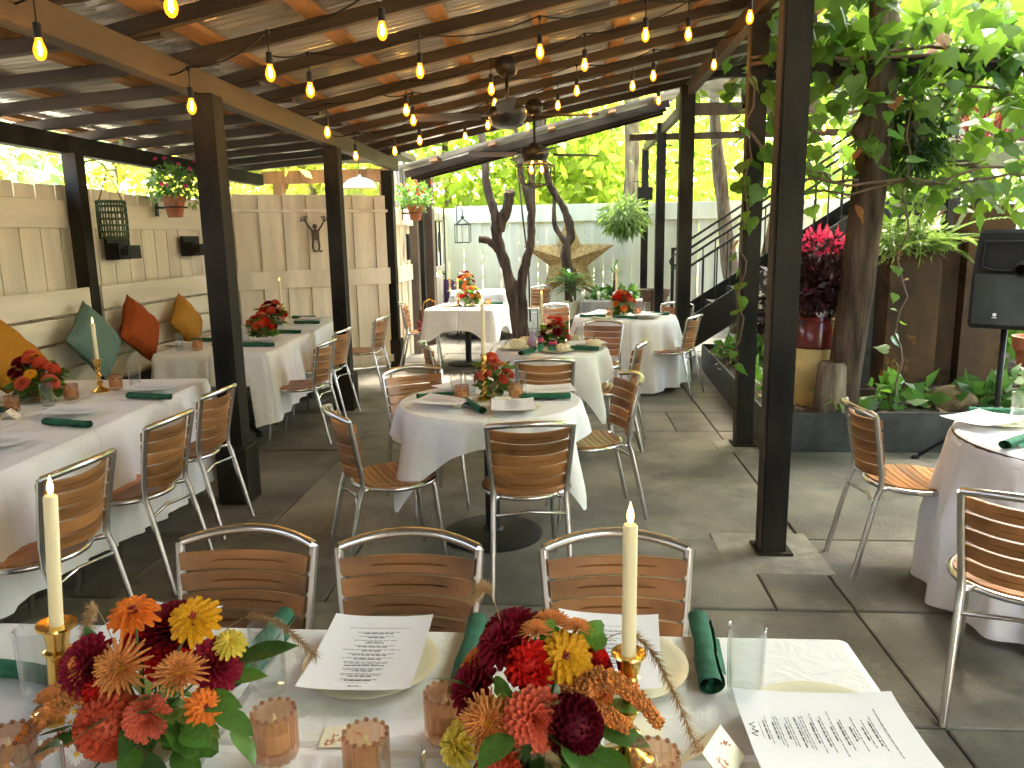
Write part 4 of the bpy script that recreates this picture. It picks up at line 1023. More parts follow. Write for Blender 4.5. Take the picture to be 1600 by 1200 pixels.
# second left table
rand_bouquet('near bouquet on the second left table, half hidden by the post', -2.68, 6.55, 21, 1.0, ['coral_dahlia', 'maroon_dahlia', 'peach_mum', 'red_pom', 'coral_ball'])
rand_bouquet('far bouquet on the second left table, before the corner fence', -2.9, 7.35, 22, 1.15, ['maroon_dahlia', 'red_pom', 'plum_dahlia', 'coral_ball', 'orange_zinnia'])
candle(-2.92, 6.18, 'slim lit candle on the second left table, left of the post', hold=.15, tall=.22); candle(-3.0, 7.9, 'lit candle on the second left table before the corner fence', hold=.2, tall=.24)
tumbler(-3.1, 5.9, 'glass tumbler at the near end of the second left table'); votive(-2.95, 5.9, 'amber votive at the near end of the second left table'); votive(-2.72, 6.9, 'glowing votive between the two bouquets of the second left table', lit=True)
tumbler(-2.72, 6.3, 'glass tumbler just right of the near left post on the second table'); tumbler(-2.73, 7.1, 'glass tumbler before the far bouquet of the second left table')
for (x, y, rz, l) in ((-3.18, 6.1, 80, 'menu at the near left corner of the second left table'), (-2.6, 6.35, -88, 'menu beside the post on the second left table'), (-2.65, 7.2, -86, 'menu in the middle of the second left table'), (-2.75, 8.1, -86, 'menu at the far end of the second left table'), (-3.05, 6.75, 86, 'menu behind the candle on the second left table')): menu(x, y, R(rz), l)
for (x, y, l) in ((-2.52, 6.08, 'rolled green napkin right of the post on the second left table'), (-2.6, 6.95, 'rolled green napkin in the middle of the second left table'), (-2.68, 7.75, 'rolled green napkin near the far end of the second left table'), (-3.12, 6.42, 'rolled green napkin behind the candle on the second left table'), (-2.9, 8.3, 'dark green napkin at the far end of the second left table')): napkin(x, y, R(84), l)
# central table
rand_bouquet('bouquet with orange dahlias in a glass bowl on the central small table', -.39, 4.06, 31, .92, ['coral_dahlia', 'coral_ball', 'orange_zinnia', 'peach_mum'], 8)
candle(-.44, 3.98, 'twisted brass candlestick with tall taper on the central small table', hold=.24, tall=.27, kind=2)
for (x, y, l) in ((-.55, 3.9, 'amber votive left of the twisted candlestick'), (-.27, 3.96, 'amber votive right of the twisted candlestick')): votive(x, y, l, s=1.05)
for (x, y, l) in ((-.6, 4.05, 'glass tumbler left of the central bouquet'), (-.53, 4.1, 'glass tumbler just behind the left votive of the central table'), (-.25, 4.05, 'glass tumbler behind the right votive of the central table')): tumbler(x, y, l, s=1.0)
menu(-.64, 3.83, R(70), 'menu at the left edge of the central small table'); menu(-.27, 3.72, R(5), 'menu at the near edge of the central small table'); menu(-.1, 4.12, R(-80), 'menu at the right edge of the central small table'); menu(-.6, 4.25, R(150), 'menu at the far left of the central small table')
for (x, y, l) in ((-.25, 3.74, 'plate under the near menu of the central small table'), (-.1, 4.1, 'plate at the right of the central small table')): plate(x, y, l, s=.85)
napkin(-.47, 3.75, R(25), 'rolled green napkin pointing to the camera on the central table'); napkin(-.12, 3.97, R(94), 'rolled green napkin at the right edge of the central table'); napkin(-.67, 4.0, R(-72), 'rolled green napkin at the left edge of the central table')
card(-.33, 3.84, R(5), 'cream folded card before the right votive of the central table'); card(-.55, 3.82, R(-35), 'cream folded card before the left votive of the central table')
# pumpkin table
rand_bouquet('bouquet with a large red dahlia on the table with pumpkins', -.1, 6.02, 41, .95, ['coral_ball', 'red_pom', 'coral_dahlia', 'maroon_dahlia', 'coral_dahlia'], 10)
candle(-.2, 6.05, 'lit taper in brass on the table with white pumpkins', hold=.16, tall=.24)
m_pump = M('white_pumpkin', (.72, .64, .42), .5, var=.08)
q = MB(); q.lathe([(.004, .012), (.03, .0), (.06, .014), (.07, .04), (.06, .068), (.03, .078), (.006, .07)], 64, fn=lambda a, z: 1-.1*(abs(math.sin(4.5*a)) < .22)-.05*(1-abs(math.sin(4.5*a)))); pk = q.mesh('pumpkin', m_pump, True)
q = MB(); q.tube([(0, 0, .065), (.004, 0, .09), (.02, 0, .115), (.035, 0, .14)], [.008, .005, .004, .004], 7); pk_s = q.mesh('stalk', m_vine, True)
def pumpkin(x, y, s, label, rz=0):
    t = tag(O('pumpkin', pk, None, (x, y, TZ), (0, 0, rz), s), label, 'pumpkin', 'small white pumpkins'); O('stalk', pk_s, t)
for (x, y, s, l, r_) in ((-.03, 5.68, .8, 'white pumpkin at the near edge beside the two cans', 0), (.2, 5.85, .9, 'white pumpkin with a tall stalk at the right of its table', 0), (-.38, 5.85, 1., 'white pumpkin at the left of its table', 2), (-.33, 6.1, .8, 'white pumpkin behind the left one', 1), (.06, 6.2, .8, 'white pumpkin behind the red bouquet', 1)): pumpkin(x, y, s, l, r_)
m_can = [M('pink_label', (.6, .05, .12), .4), M('green_label', (.03, .25, .12), .4), M('dark_label', (.03, .03, .035), .4)]
for (x, y, l) in ((-.2, 5.72, 'pink and green can left of the near white pumpkin'), (-.11, 5.73, 'low pink and green tin beside the near white pumpkin')):
    t = thing('drink_can', l, 'can', (x, y, TZ)); h = .115 if x < -.15 else .085; r_ = .022 if x < -.15 else .032
    q = MB(); q.lathe([(r_, 0), (r_, h*.45)], 20); part('lower_label', q, m_can[1], t, True, 40)
    q = MB(); q.lathe([(r_, h*.46), (r_, h*.62)], 20); part('middle_label', q, m_can[2], t, True, 40)
    q = MB(); q.lathe([(r_, h*.63), (r_, h*.9)], 20); part('upper_label', q, m_can[0], t, True, 40)
    q = MB(); q.lathe([(r_*.98, h*.9), (r_*.9, h), (.002, h)], 20); part('lid', q, m_black, t, True, 40)
q = MB(); q.lathe([(.02, 0), (.03, .01), (.034, .05), (.028, .08), (.012, .1), (.011, .13), (.014, .135)], 20)
tag(part('bottle', q, M('lilac_glass', (.4, .25, .5), .2, var=.05), None, True, 40, loc=(-.27, 5.9, TZ)), 'small lilac bottle behind the pink and green can', 'bottle')
for (x, y, l) in ((-.07, 5.68, 'plate under the cans and near pumpkin'), (-.4, 5.85, 'plate under the left white pumpkin'), (.18, 5.9, 'plate under the right white pumpkin')): plate(x, y, l, s=.9)
menu(.16, 5.98, R(-70), 'menu under the right white pumpkin'); napkin(.1, 5.74, R(75), 'rolled green napkin in front of the right white pumpkin', s=1.05); napkin(-.29, 5.62, R(-22), 'rolled green napkin left of the cans', s=.95); tumbler(.1, 6.1, 'glass tumbler right of the red bouquet on the pumpkin table')
# far round table
rand_bouquet('red and orange bouquet on the far round table before the star', .6, 8.32, 51, 1.1, ['coral_ball', 'red_pom', 'coral_dahlia', 'maroon_dahlia', 'orange_zinnia'], 12)
candle(.53, 8.4, 'lit taper behind the bouquet of the far round table', hold=.2, tall=.3)
for (x, y, l) in ((.33, 8.2, 'glass tumbler at the left of the far round table'), (.86, 8.35, 'glass tumbler at the right of the far round table')): tumbler(x, y, l)
votive(.45, 8.2, 'amber votive left of the far round bouquet'); votive(.75, 8.25, 'glowing votive right of the far round bouquet', lit=True)
plate(.38, 8.0, 'plate at the near left of the far round table'); plate(.82, 8.0, 'plate at the near right of the far round table'); napkin(.6, 7.95, R(60), 'rolled green napkin at the near edge of the far round table'); napkin(.95, 8.28, R(85), 'rolled green napkin at the right of the far round table'); napkin(.27, 8.12, R(80), 'rolled green napkin at the left of the far round table')
menu(.4, 8.5, R(160), 'menu at the far left of the far round table'); menu(.84, 8.12, R(-40), 'menu at the right of the far round table')
# square far table and farthest table
rand_bouquet('orange bouquet on the square table beside the wooden wall', -1.22, 9.72, 61, 1.15, ['orange_zinnia', 'coral_ball', 'gold_zinnia', 'red_pom', 'maroon_dahlia'], 11)
candle(-1.38, 9.7, 'thin candle left of the bouquet on the square far table', hold=.12, tall=.2); tumbler(-1.46, 9.7, 'glass tumbler on the square far table'); votive(-1.0, 9.72, 'glowing votive on the square far table', lit=True); plate(-1.5, 9.62, 'plate at the left of the square far table'); napkin(-.95, 9.85, R(80), 'rolled green napkin on the square far table')
rand_bouquet('dusky bouquet on the farthest round table', -1.65, 12.45, 71, 1.4, ['maroon_dahlia', 'orange_zinnia', 'plum_dahlia', 'peach_mum'], 12)
candle(-1.9, 12.45, 'lit candle at the left of the farthest round table', hold=.2, tall=.22)
# right table
menu(1.82, 3.42, R(-60), 'menu on the round table at the right edge'); tumbler(1.97, 3.42, 'glass tumbler on the round table at the right edge', s=1.05); napkin(1.8, 3.1, R(-52), 'rolled green napkin at the near edge of the right table'); napkin(1.99, 3.6, R(80), 'rolled green napkin behind the tumbler of the right table'); plate(1.9, 3.45, 'plate under the menu on the right table')
# striped bag on chair
bg_ = thing('bag', 'striped brown cloth bag lying on a chair beside the wooden wall', 'bag', (-1.72, 9.55, .46), R(20))
q = MB()
for sgn in (1, -1): q.grid(lambda u, v: ((u-.5)*.34*(1-.25*v), sgn*.07*math.sin(pi*u)**.6*math.sin(pi*min(1, v*.9+.08))**.6, v*.27), 12, 8, sgn < 0)
part('body', q, M('striped_cloth', (.24, .13, .08), .9, var=.5, scale=9, stretch=(4, .3, .3)), bg_, True)
q = MB(); q.tube([(-.09, 0, .26), (-.07, 0, .36), (0, 0, .4), (.07, 0, .36), (.09, 0, .26)], .008, 6); part('strap', q, m_mustard, bg_, True)
q = MB(); q.grid(lambda u, v: ((u-.5)*.16-.1, -.1-.03*v, .02+.14*v), 6, 6); part('scarf', q, M('red_white_cloth', (.5, .12, .12), .9, var=.6, scale=30), bg_, True)

# ================================================================== string lights
STR = [('string of amber bulbs nearest the camera under the roof', [(-1.94, 4.06, 2.3), (-1.42, 3.82, 2.4), (-.82, 3.62, 2.52), (-.2, 3.35, 2.68), (.45, 3.1, 2.82)]),
       ('short string of amber bulbs at the upper left corner', [(-1.98, 2.95, 2.33), (-1.36, 2.76, 2.41), (-.7, 2.6, 2.58)]),
       ('second string of amber bulbs, ending at the upper right post', [(-1.39, 4.32, 2.41), (-.81, 4.47, 2.52), (-.15, 4.7, 2.65), (.47, 4.91, 2.77), (1.12, 5.12, 2.9)]),
       ('third string of amber bulbs, starting above the second left post', [(-1.67, 5.51, 2.35), (-1.09, 5.44, 2.47), (-.5, 5.39, 2.58), (.12, 5.33, 2.7), (.76, 5.18, 2.83)]),
       ('fourth string of amber bulbs crossing before the ceiling fans', [(-1.12, 5.83, 2.46), (-.53, 5.98, 2.58), (.08, 6.23, 2.7), (.67, 6.33, 2.81), (1.15, 6.45, 2.9)]),
       ('fifth string of amber bulbs behind the first ceiling fan', [(-1.82, 6.79, 2.32), (-1.25, 6.76, 2.43), (-.67, 6.84, 2.55), (-.07, 6.69, 2.67), (.53, 6.55, 2.78)]),
       ('farthest string of amber bulbs under the roof', [(-1.53, 7.04, 2.38), (-.91, 7.17, 2.5), (-.36, 7.45, 2.61), (.22, 7.49, 2.72), (.87, 7.72, 2.85)]),
       ('string of amber bulbs under the upper deck on the right', [(2.0, 8.8, 2.62), (2.75, 8.8, 2.7), (3.45, 8.8, 2.58), (4.2, 8.75, 2.4)])]
q = MB(); q.lathe([(.0105, .0), (.013, -.012), (.022, -.038), (.0235, -.052), (.019, -.07), (.0095, -.081), (.001, -.084)], 16); bulb_me = q.mesh('bulb', m_bulb, True)
q = MB(); q.tube([(0, 0, -.015), (.006, 0, -.035), (.007, 0, -.055), (0, 0, -.066), (-.007, 0, -.055), (-.006, 0, -.035), (0, 0, -.015)], .002, 5); fil_me = q.mesh('filament', m_fil, True)
q = MB(); q.lathe([(.006, .055), (.015, .05), (.0165, .01), (.015, -.004)], 12); q.tube([(0, 0, .05), (0, 0, .14)], .003, 5); q.lathe([(.003, .125), (.012, .14), (.012, .15), (.003, .155)], 8); sock_me = q.mesh('socket', m_black, True, 40)
m_bglass = None
for lb, pts in STR:
    t = thing('string_light', lb, 'string lights', pts[0], 0, 'strings of amber bulbs'); o0 = V3(pts[0])
    wire = []
    tops = [V3(p)-o0+V3((0, 0, .19)) for p in pts]
    d0 = (tops[1]-tops[0]); first = tops[0]-d0*.35+V3((0, 0, .02)); last = tops[-1]+(tops[-1]-tops[-2])*.4+V3((0, 0, .02))
    al = [first]+tops+[last]
    for i in range(len(al)-1):
        for k in range(8):
            u = k/8; wire.append(al[i].lerp(al[i+1], u)-V3((0, 0, .05*4*u*(1-u)*min(1, (al[i+1]-al[i]).length/.6))))
    wire.append(al[-1])
    q = MB(); q.tube(wire, .0045, 5); part('wire', q, m_black, t, True)
    for p in pts:
        c = V3(p)-o0+V3((0, 0, .04)); s_ = O('socket', sock_me, t, c)
        b = O('bulb', bulb_me, t, c); O('filament', fil_me, b)

# ================================================================== ceiling fans
m_fan = M('fan_bronze', (.03, .026, .022), .35, metal=.5, var=.2)
m_blade = M('fan_blade', (.09, .062, .04), .5, var=.3, scale=10, stretch=(.1, 1, 1))
def fan(label, x, y, zm, rot, cage=False):
    zt = rz_(x); t = thing('ceiling_fan', label, 'ceiling fan', (x, y, zm), 0, 'ceiling fans')
    q = MB(); q.lathe([(.035, zt-zm-.13), (.075, zt-zm-.1), (.09, zt-zm-.05), (.085, zt-zm-.02), (.05, zt-zm+.02)], 20); part('canopy', q, m_fan, t, True, 40)
    q = MB(); q.tube([(0, 0, .06), (0, 0, zt-zm-.1)], .014, 10); part('down_rod', q, m_fan, t, True)
    q = MB(); q.lathe([(.02, .11), (.05, .1), (.06, .07), (.13, .055), (.145, .03), (.145, -.02), (.125, -.045), (.12, -.075), (.09, -.09), (.01, -.092)], 28); part('motor', q, m_fan, t, True, 40)
    for k in range(4):
        a = rot+k*pi/2
        q = MB(); q.grid(lambda u, v: (.2+.48*u, (v-.5)*(.11+.035*u), .018*math.sin((v-.5)*2.2)-.004), 8, 5); q.grid(lambda u, v: (.2+.48*u, (v-.5)*(.11+.035*u), .018*math.sin((v-.5)*2.2)-.011), 8, 5, True)
        b = part('blade', q, m_blade, t, True, rot=(0, 0, a)); 
        q = MB(); q.box((.17, 0, .0), (.14, .035, .008)); part('blade_iron', q, m_fan, b)
    if cage:
        q = MB()
        for zz, r_ in ((-.12, .2), (-.3, .13)): q.tube([(r_*math.cos(k*pi/16), r_*math.sin(k*pi/16), zz) for k in range(33)], .006, 6, False)
        for k in range(10):
            a = 2*pi*k/10; c_, s_ = math.cos(a), math.sin(a); q.tube([(.1*c_, .1*s_, -.08), (.2*c_, .2*s_, -.12), (.19*c_, .19*s_, -.22), (.13*c_, .13*s_, -.3), (.02*c_, .02*s_, -.33)], .005, 5)
        part('light_cage', q, m_fan, t, True)
        for k in range(3):
            a = 2*pi*k/3; bo = O('bulb', bulb_me, t, (.07*math.cos(a), .07*math.sin(a), -.11)); O('filament', fil_me, bo)
    return t
fan('ceiling fan in the middle of the roof, its blade reaching right', -.44, 6.0, 2.5, R(3)); fan('far ceiling fan with a round wire cage light', -.32, 8.0, 2.42, R(20), True); fan('nearest ceiling fan, only a blade tip in view at the top edge', -.42, 2.55, 2.55, R(-5))

# ================================================================== hanging things
def pot(parent, r, h, mat=m_terra, name='pot'):
    q = MB(); q.lathe([(r*.62, -h), (r*.9, -.25*h), (r, -.25*h), (r*1.05, 0), (r*.93, .0), (r*.85, -.15*h), (.001, -.16*h)], 26); return part(name, q, mat, parent, True, 40)
def foliage(name, mat, n, ext, size, seed, ctr=(0, 0, 0), hang=0, parent=None, loc=(0, 0, 0), shell=.4, elong=1.8, clumps=0):
    rr = np.random.RandomState(seed)
    u = rr.normal(size=(n, 3)); u /= np.linalg.norm(u, axis=1)[:, None]+1e-9
    rad = (shell+(1-shell)*rr.rand(n))[:, None]
    P = u*rad*np.array(ext)
    if clumps:
        cc = rr.normal(size=(clumps, 3)); cc /= np.linalg.norm(cc, axis=1)[:, None]; cc *= (rr.rand(clumps)**.4)[:, None]*np.array(ext)
        idx = rr.randint(0, clumps, n); sp = np.mean(ext)*.24
        P = cc[idx]+rr.normal(size=(n, 3))*sp*np.array([1, 1, .65])*(.6+.8*rr.rand(clumps))[idx][:, None]
    P += np.array(ctr)
    d = u*.7+rr.normal(size=(n, 3))*.6; d[:, 2] -= hang; d /= np.linalg.norm(d, axis=1)[:, None]+1e-9
    a = rr.normal(size=(n, 3)); s = np.cross(d, a); s /= np.linalg.norm(s, axis=1)[:, None]+1e-9; nn = np.cross(d, s)
    L = (size*(.6+.8*rr.rand(n)))[:, None]; W = L/elong
    V = np.stack([P, P+d*L*.4+s*W*.5+nn*L*.06, P+d*L+nn*L*-.08, P+d*L*.4-s*W*.5+nn*L*.06], 1)
    F = np.arange(4*n).reshape(n, 4)
    return O(name, mesh_np(name, V, F, mat), parent, loc)
def hang_pot(label, x, y, z, seed, flower, wall=(-1, 0)):
    t = thing('flower_pot', label, 'flower pot', (x, y, z)); pot(t, .105, .19)
    foliage('foliage', m_leafm, 420, (.23, .26, .17), .055, seed, (0, 0, .12), .1, t); foliage('trailing_leaves', m_fern, 160, (.26, .28, .2), .05, seed+1, (0, 0, .08), .5, t)
    rr = random.Random(seed)
    for k in range(16):
        a = rr.uniform(0, 6.28); d = V3((math.cos(a), math.sin(a), rr.uniform(-.2, 1))); me = flower; O('bloom', me, t, d*.24+V3((0, 0, .1)), d.to_track_quat('Z', 'Y').to_euler(), .022)
    q = MB(); q.tube([(.112*math.cos(k*pi/12), .112*math.sin(k*pi/12), -.1) for k in range(25)], .006, 5, False); q.box((-.14, 0, -.1), (.08, .02, .02)); q.box((-.175, 0, -.1), (.012, .05, .16)); part('bracket', q, m_iron, t)
pinkf = flower_mesh('daisy', pm('pink_petal', (.65, .03, .16)))[0]; redf = flower_mesh('daisy', pm('red_petal', (.6, .03, .05)))[0]
hang_pot('terracotta pot of pink flowers bracketed to the left fence top', -3.66, 7.13, 2.03, 5, pinkf); hang_pot('terracotta pot of bushy red flowers on the wooden wall past the corner', -1.95, 10.05, 2.03, 6, redf)
# green woven lantern on a shepherd hook
lt = thing('hanging_lantern', 'green woven cylinder lantern hanging from a hook by the left fence', 'lantern', (-3.6, 6.0, 1.65))
q = MB()
for k in range(15):
    a = 2*pi*k/15; q.tube([(.105*math.cos(a), .105*math.sin(a), 0), (.108*math.cos(a+.05), .108*math.sin(a+.05), .14), (.105*math.cos(a), .105*math.sin(a), .28)], .006, 5)
for z in (.0, .05, .1, .15, .2, .25, .285): q.tube([(.106*math.cos(k*pi/16), .106*math.sin(k*pi/16), z) for k in range(33)], .007, 5, False)
part('basket', q, M('green_cane', (.05, .1, .035), .5, var=.3), lt, True)
q = MB(); q.lathe([(.04, 0), (.04, .18), (.038, .2)], 16); part('glass_insert', q, m_glass, lt, True)
q = MB(); q.lathe([(.1, -.004), (.1, .004)], 20); part('floor_disc', q, m_green, lt)
q = MB(); q.tube([(-.1, 0, .28), (0, 0, .52), (.1, 0, .28)], .006, 5); part('bail', q, m_timber, lt)
hk = MB(); hk.tube([(-3.78, 5.93, 2.05), (-3.78, 5.94, 2.18), (-3.74, 5.96, 2.24), (-3.68, 5.98, 2.25), (-3.62, 6, 2.21), (-3.6, 6.0, 2.165)], .006, 6); tag(part('hook', hk, m_iron, smooth=True), 'thin curved iron hook holding the green lantern', 'hook')
# cage lantern at the back fence
cl = thing('wire_lantern', 'black open-frame lantern hanging before the back fence at left', 'lantern', (-1.76, 13.2, 1.53))
q = MB()
for sx in (-1, 1):
    for sy in (-1, 1):
        q.tube([(sx*.12, sy*.12, 0), (sx*.12, sy*.12, .3), (0, 0, .4)], .008, 5)
for z in (0, .3):
    q.tube([(-.12, -.12, z), (.12, -.12, z), (.12, .12, z), (-.12, .12, z), (-.12, -.12, z)], .01, 5)
q.sphere((0, 0, .42), .03, 8, 5); q.tube([(0, -.12, 0), (0, -.12, .3)], .006, 5); part('frame', q, m_iron, cl)
q = MB(); q.tube([(0, 0, .43), (.0, 0, .52), (-.02, .1, .6), (-.1, .25, .65), (-.16, .42, .6), (-.16, .46, .3)], .008, 5); part('hook', q, m_iron, cl, True)
# hanging fern basket
hf = thing('hanging_fern', 'bright green fern in a hanging pot on the slim dark post', 'hanging plant', (.93, 12.9, 1.85)); pot(hf, .13, .2, m_black)
foliage('fronds', m_fern, 900, (.38, .38, .3), .16, 12, (0, 0, .06), .7, hf, elong=5)
q = MB(); q.tube([(0, 0, 0), (0, 0, .55), (.15, .1, .62), (.33, .35, .6)], .008, 5); part('hanger', q, m_iron, hf, True)

# ================================================================== barn star
stt = thing('barn_star', 'large gold tin five-pointed star leaning on the back fence', 'star', (.03, 13.52, 1.2))
ro, ri = .82, .34
P5 = []
for k in range(10):
    a = pi/2+k*pi/5; r_ = (ro if k % 2 == 0 else ri); P5.append(V3((r_*math.cos(a), 0, r_*math.sin(a)*.97)))
apex = V3((0, -.16, 0))
m_star2 = M('gold_tin_ribbed', (.25, .165, .055), .45, metal=.5, var=.3, scale=20)
for k in range(5):
    i = 2*k; tip = P5[i]; l_, r_ = P5[(i-1) % 10], P5[(i+1) % 10]
    for sgn, sd_ in ((1, l_), (-1, r_)):
        q = MB(); n = 26; V = []; F = []
        nrm = (tip-apex).cross(sd_-apex).normalized()
        if nrm.y > 0: nrm = -nrm
        for a in range(n+1):
            u = a/n; p0 = apex.lerp(tip, u); p1 = sd_.lerp(tip, u); off = nrm*(.007 if a % 2 else 0)
            V += [p0+off*.2, p0.lerp(p1, .5)+off, p1+off]
        for a in range(n): F += [(3*a, 3*a+3, 3*a+4, 3*a+1), (3*a+1, 3*a+4, 3*a+5, 3*a+2)]
        q.add(V, F); part('facet', q, m_star2, stt)

# pots near the back fence
def strap_plant(label, x, y, z, n, L, potr, poth, potmat, seed, mat=m_leafd, up_=.7):
    t = thing('potted_plant', label, 'potted plant', (x, y, z))
    o = pot(t, potr, poth, potmat); o.location = (0, 0, poth)
    q = MB(); q.tube([(0, 0, poth*.8), (.01, 0, poth+.3)], [.03, .02], 8); part('stem', q, m_bark, t, True)
    me = leaf_mesh('leaf', mat, 1, .11, .3, -.45, 8); rr = random.Random(seed)
    for k in range(n):
        a = k*GA; leaf(t, me, (0, 0, poth+.12+.3*k/n), L*rr.uniform(.7, 1.1), (math.cos(a), math.sin(a), up_*rr.uniform(.3, 1.6)))
    return t
strap_plant('potted strap-leaf plant in front of the gold star', .06, 12.6, .28, 46, .5, .17, .28, m_plate, 3)
strap_plant('small seedling plant on the pale planter box', .75, 12.4, .62, 14, .3, .1, .1, m_leafd, 4, m_leafm, 1.)
pt = thing('clay_pot', 'large brown empty pot before the back fence', 'pot', (1.35, 12.0, .78)); pot(pt, .22, .42, m_rust)
q = MB(); q.box((0, 0, .18), (.5, .45, .36), bev=.01); tag(part('stand', q, m_greyw, loc=(1.35, 12.0, 0)), 'low grey stand under the large brown pot', 'stand')
q = MB(); q.box((0, 0, .3), (1.1, .4, .6), bev=.02); pbx = tag(part('planter_box', q, m_greyw, loc=(.75, 12.4, 0)), 'pale planter box behind the far round table', 'planter')
for k in range(5):
    q = MB(); q.lathe([(.015, 0), (.02, .06), (.035, .09), (.03, .12), (.002, .14)], 12); part('finial', q, m_bfence, pbx, True, loc=(-.5+.25*k, -.16, .6))
foliage('box_leaves', m_leafm, 160, (.45, .15, .12), .12, 9, (0, 0, .68), .1, pbx)
ch = thing('purple_chair', 'purple plastic chair back beside the weathered door', 'chair', (-1.98, 12.95, 0)); q = MB(); q.grid(lambda u, v: ((u-.5)*.34*(1-.3*(2*v-1)**4), .06*(2*u-1)**2, .52+.4*v), 10, 8); q.box((0, -.18, .45), (.36, .38, .03), bev=.01); part('shell', q, M('purple_plastic', (.07, .03, .11), .4), ch, True, 40)
for sx in (-1, 1):
    for sy in (-1, 1):
        q = MB(); q.tube([(sx*.14, -.18+sy*.15, .44), (sx*.17, -.18+sy*.18, 0)], .012, 6); part('leg', q, m_iron, ch, True)

# ================================================================== raised bed on the right
bed = thing('raised_bed', 'raised dark steel planter bed on the right', 'planter bed')
def plate_wall(a, b, z1, name='edge_plate'):
    a = V3((*a, z1/2)); b = V3((*b, z1/2)); c = (a+b)/2; q = MB(); q.beam(a-c, b-c, .012, z1); part(name, q, m_steel, bed, loc=c)
plate_wall((1.47, 5.64), (1.62, 9.3), .3); plate_wall((1.46, 5.63), (3.0, 5.63), .3); plate_wall((3.01, 5.63), (6.2, 5.63), .3); plate_wall((1.62, 9.31), (3.3, 9.31), .3)
q = MB(); q.grid(lambda u, v: (1.48+.15*v+u*(4.7-.1*v), 5.65+v*3.64, .235+.03*math.sin(9*u+4*v)*math.cos(11*v)+.02*math.sin(31*u)*math.sin(17*v)), 60, 50); part('soil', q, m_soil, bed, True)
# litter, ground cover
rr = np.random.RandomState(3); n = 1500
P = np.stack([1.55+rr.rand(n)*4.4, 5.68+rr.rand(n)*3.5, .255+rr.rand(n)*.03], 1); a = rr.rand(n)*6.28; L = .03+.05*rr.rand(n)
d = np.stack([np.cos(a), np.sin(a), rr.normal(size=n)*.3], 1)*L[:, None]; s = np.stack([-np.sin(a), np.cos(a), rr.normal(size=n)*.3], 1)*L[:, None]*.35
V = np.stack([P, P+d*.4+s, P+d, P+d*.4-s], 1); tag(O('leaf_litter', mesh_np('leaf_litter', V, np.arange(4*n).reshape(n, 4), m_litter)), 'dry brown leaf litter on the raised bed soil', 'leaf litter', kind='stuff')
def ground_plant(label, x, y, ext, n, size, mat, seed, z=.27, name='ground_plant'):
    t = thing(name, label, 'plant', (x, y, z), 0); foliage('leaves', mat, n, ext, size, seed, (0, 0, ext[2]*.7), -.2, t, elong=1.5, shell=.2); return t
ground_plant('leafy ground cover at the far left corner of the raised bed', 1.95, 8.3, (.35, .6, .13), 420, .1, m_leafm, 31); ground_plant('broad-leaved plant behind the chair at the bed edge', 2.55, 6.0, (.28, .18, .12), 60, .15, m_leafm, 32)
ground_plant('dark-leaved hosta clump beside the stone in the bed', 3.22, 5.95, (.28, .22, .12), 60, .17, m_leafd, 33); ground_plant('pale-leaved plant at the foot of the speaker stand', 3.75, 6.1, (.3, .25, .15), 60, .17, m_leafm, 34)
ground_plant('bright little plant at the foot of the yellow stump', 1.98, 5.75, (.13, .07, .1), 26, .11, m_fern, 35); ground_plant('green shrub behind the speaker stand', 4.05, 7.6, (.4, .4, .5), 300, .14, m_leafm, 36)
ground_plant('tall leafy shrub behind the terracotta pot at the right edge', 4.9, 7.9, (.7, .5, .8), 700, .13, m_leafm, 38); ground_plant('dense dark shrub under the window box at the right', 5.6, 9.2, (.8, .5, .9), 700, .15, m_leafd, 39)
ground_plant('low plant between the two right posts', 1.7, 6.7, (.18, .4, .1), 60, .1, m_leafm, 37)
q = MB(); q.sphere((0, 0, 0), .19, 16, 10, .62); q.v = [(x*(1+.12*math.sin(9*x+5*y)), y*(1+.1*math.cos(11*z)), z+.015*math.sin(14*x)) for x, y, z in q.v]
tag(part('rock', q, M('mossy_rock', (.2, .14, .075), .9, var=.4, bump=.5), None, True, loc=(2.92, 6.02, .3)), 'rounded brown stone at the front of the raised bed', 'rock')
q = MB(); q.sphere((0, 0, 0), .14, 14, 8, .6); tag(part('rock', q, M('grey_rock', (.3, .28, .24), .9, var=.3, bump=.5), None, True, loc=(1.75, 7.4, .28)), 'small pale stone beside the ground cover in the bed', 'rock')
# rough tree-trunk post
q = MB(); pts = [(2.05, 5.85, .15), (2.08, 5.86, .5), (2.13, 5.87, 1.2), (2.17, 5.87, 1.9), (2.2, 5.86, 2.4), (2.22, 5.85, 2.75)]
q.tube([V3(p)-V3((2.05, 5.85, 0)) for p in pts], [.135, .12, .115, .115, .11, .1], 14); q.tube([(.16, .02, 2.1), (.03, 0, 2.3), (.13, 0, 2.5)], [.05, .07, .05], 10)
q.v = [(x*(1+.05*math.sin(7*z+9*y)), y*(1+.06*math.sin(5*z+13*x)), z) for x, y, z in q.v]
vp = thing('vine_pergola', 'dark pergola beam on a rough trunk post, carrying the vine', 'pergola', (2.05, 5.85, 0)); part('trunk_post', q, m_bark2, vp, True)
q = MB(); q.beam((-.72, 0, 2.72), (4.2, 0, 2.72), .1, .11); part('beam', q, m_post, vp); q = MB(); q.beam((2.2, .1, 2.84), (2.2, 3.2, 2.84), .08, .1); part('cross_beam', q, m_post, vp)
q = MB(); q.beam((.2, .06, 2.84), (.2, 3.2, 2.84), .08, .1); part('cross_beam', q, m_post, vp)
q = MB(); q.box((0, 0, 1.35), (.13, .13, 2.7)); part('post', q, m_post, vp, loc=(2.2, 3.2, 0))
q = MB(); q.lathe([(.1, .1), (.115, .15), (.11, .5), (.09, .53), (.001, .52)], 16, (0, 0, 0)); q.v = [(x*(1+.08*math.sin(9*z+4*y)), y, z) for x, y, z in q.v]
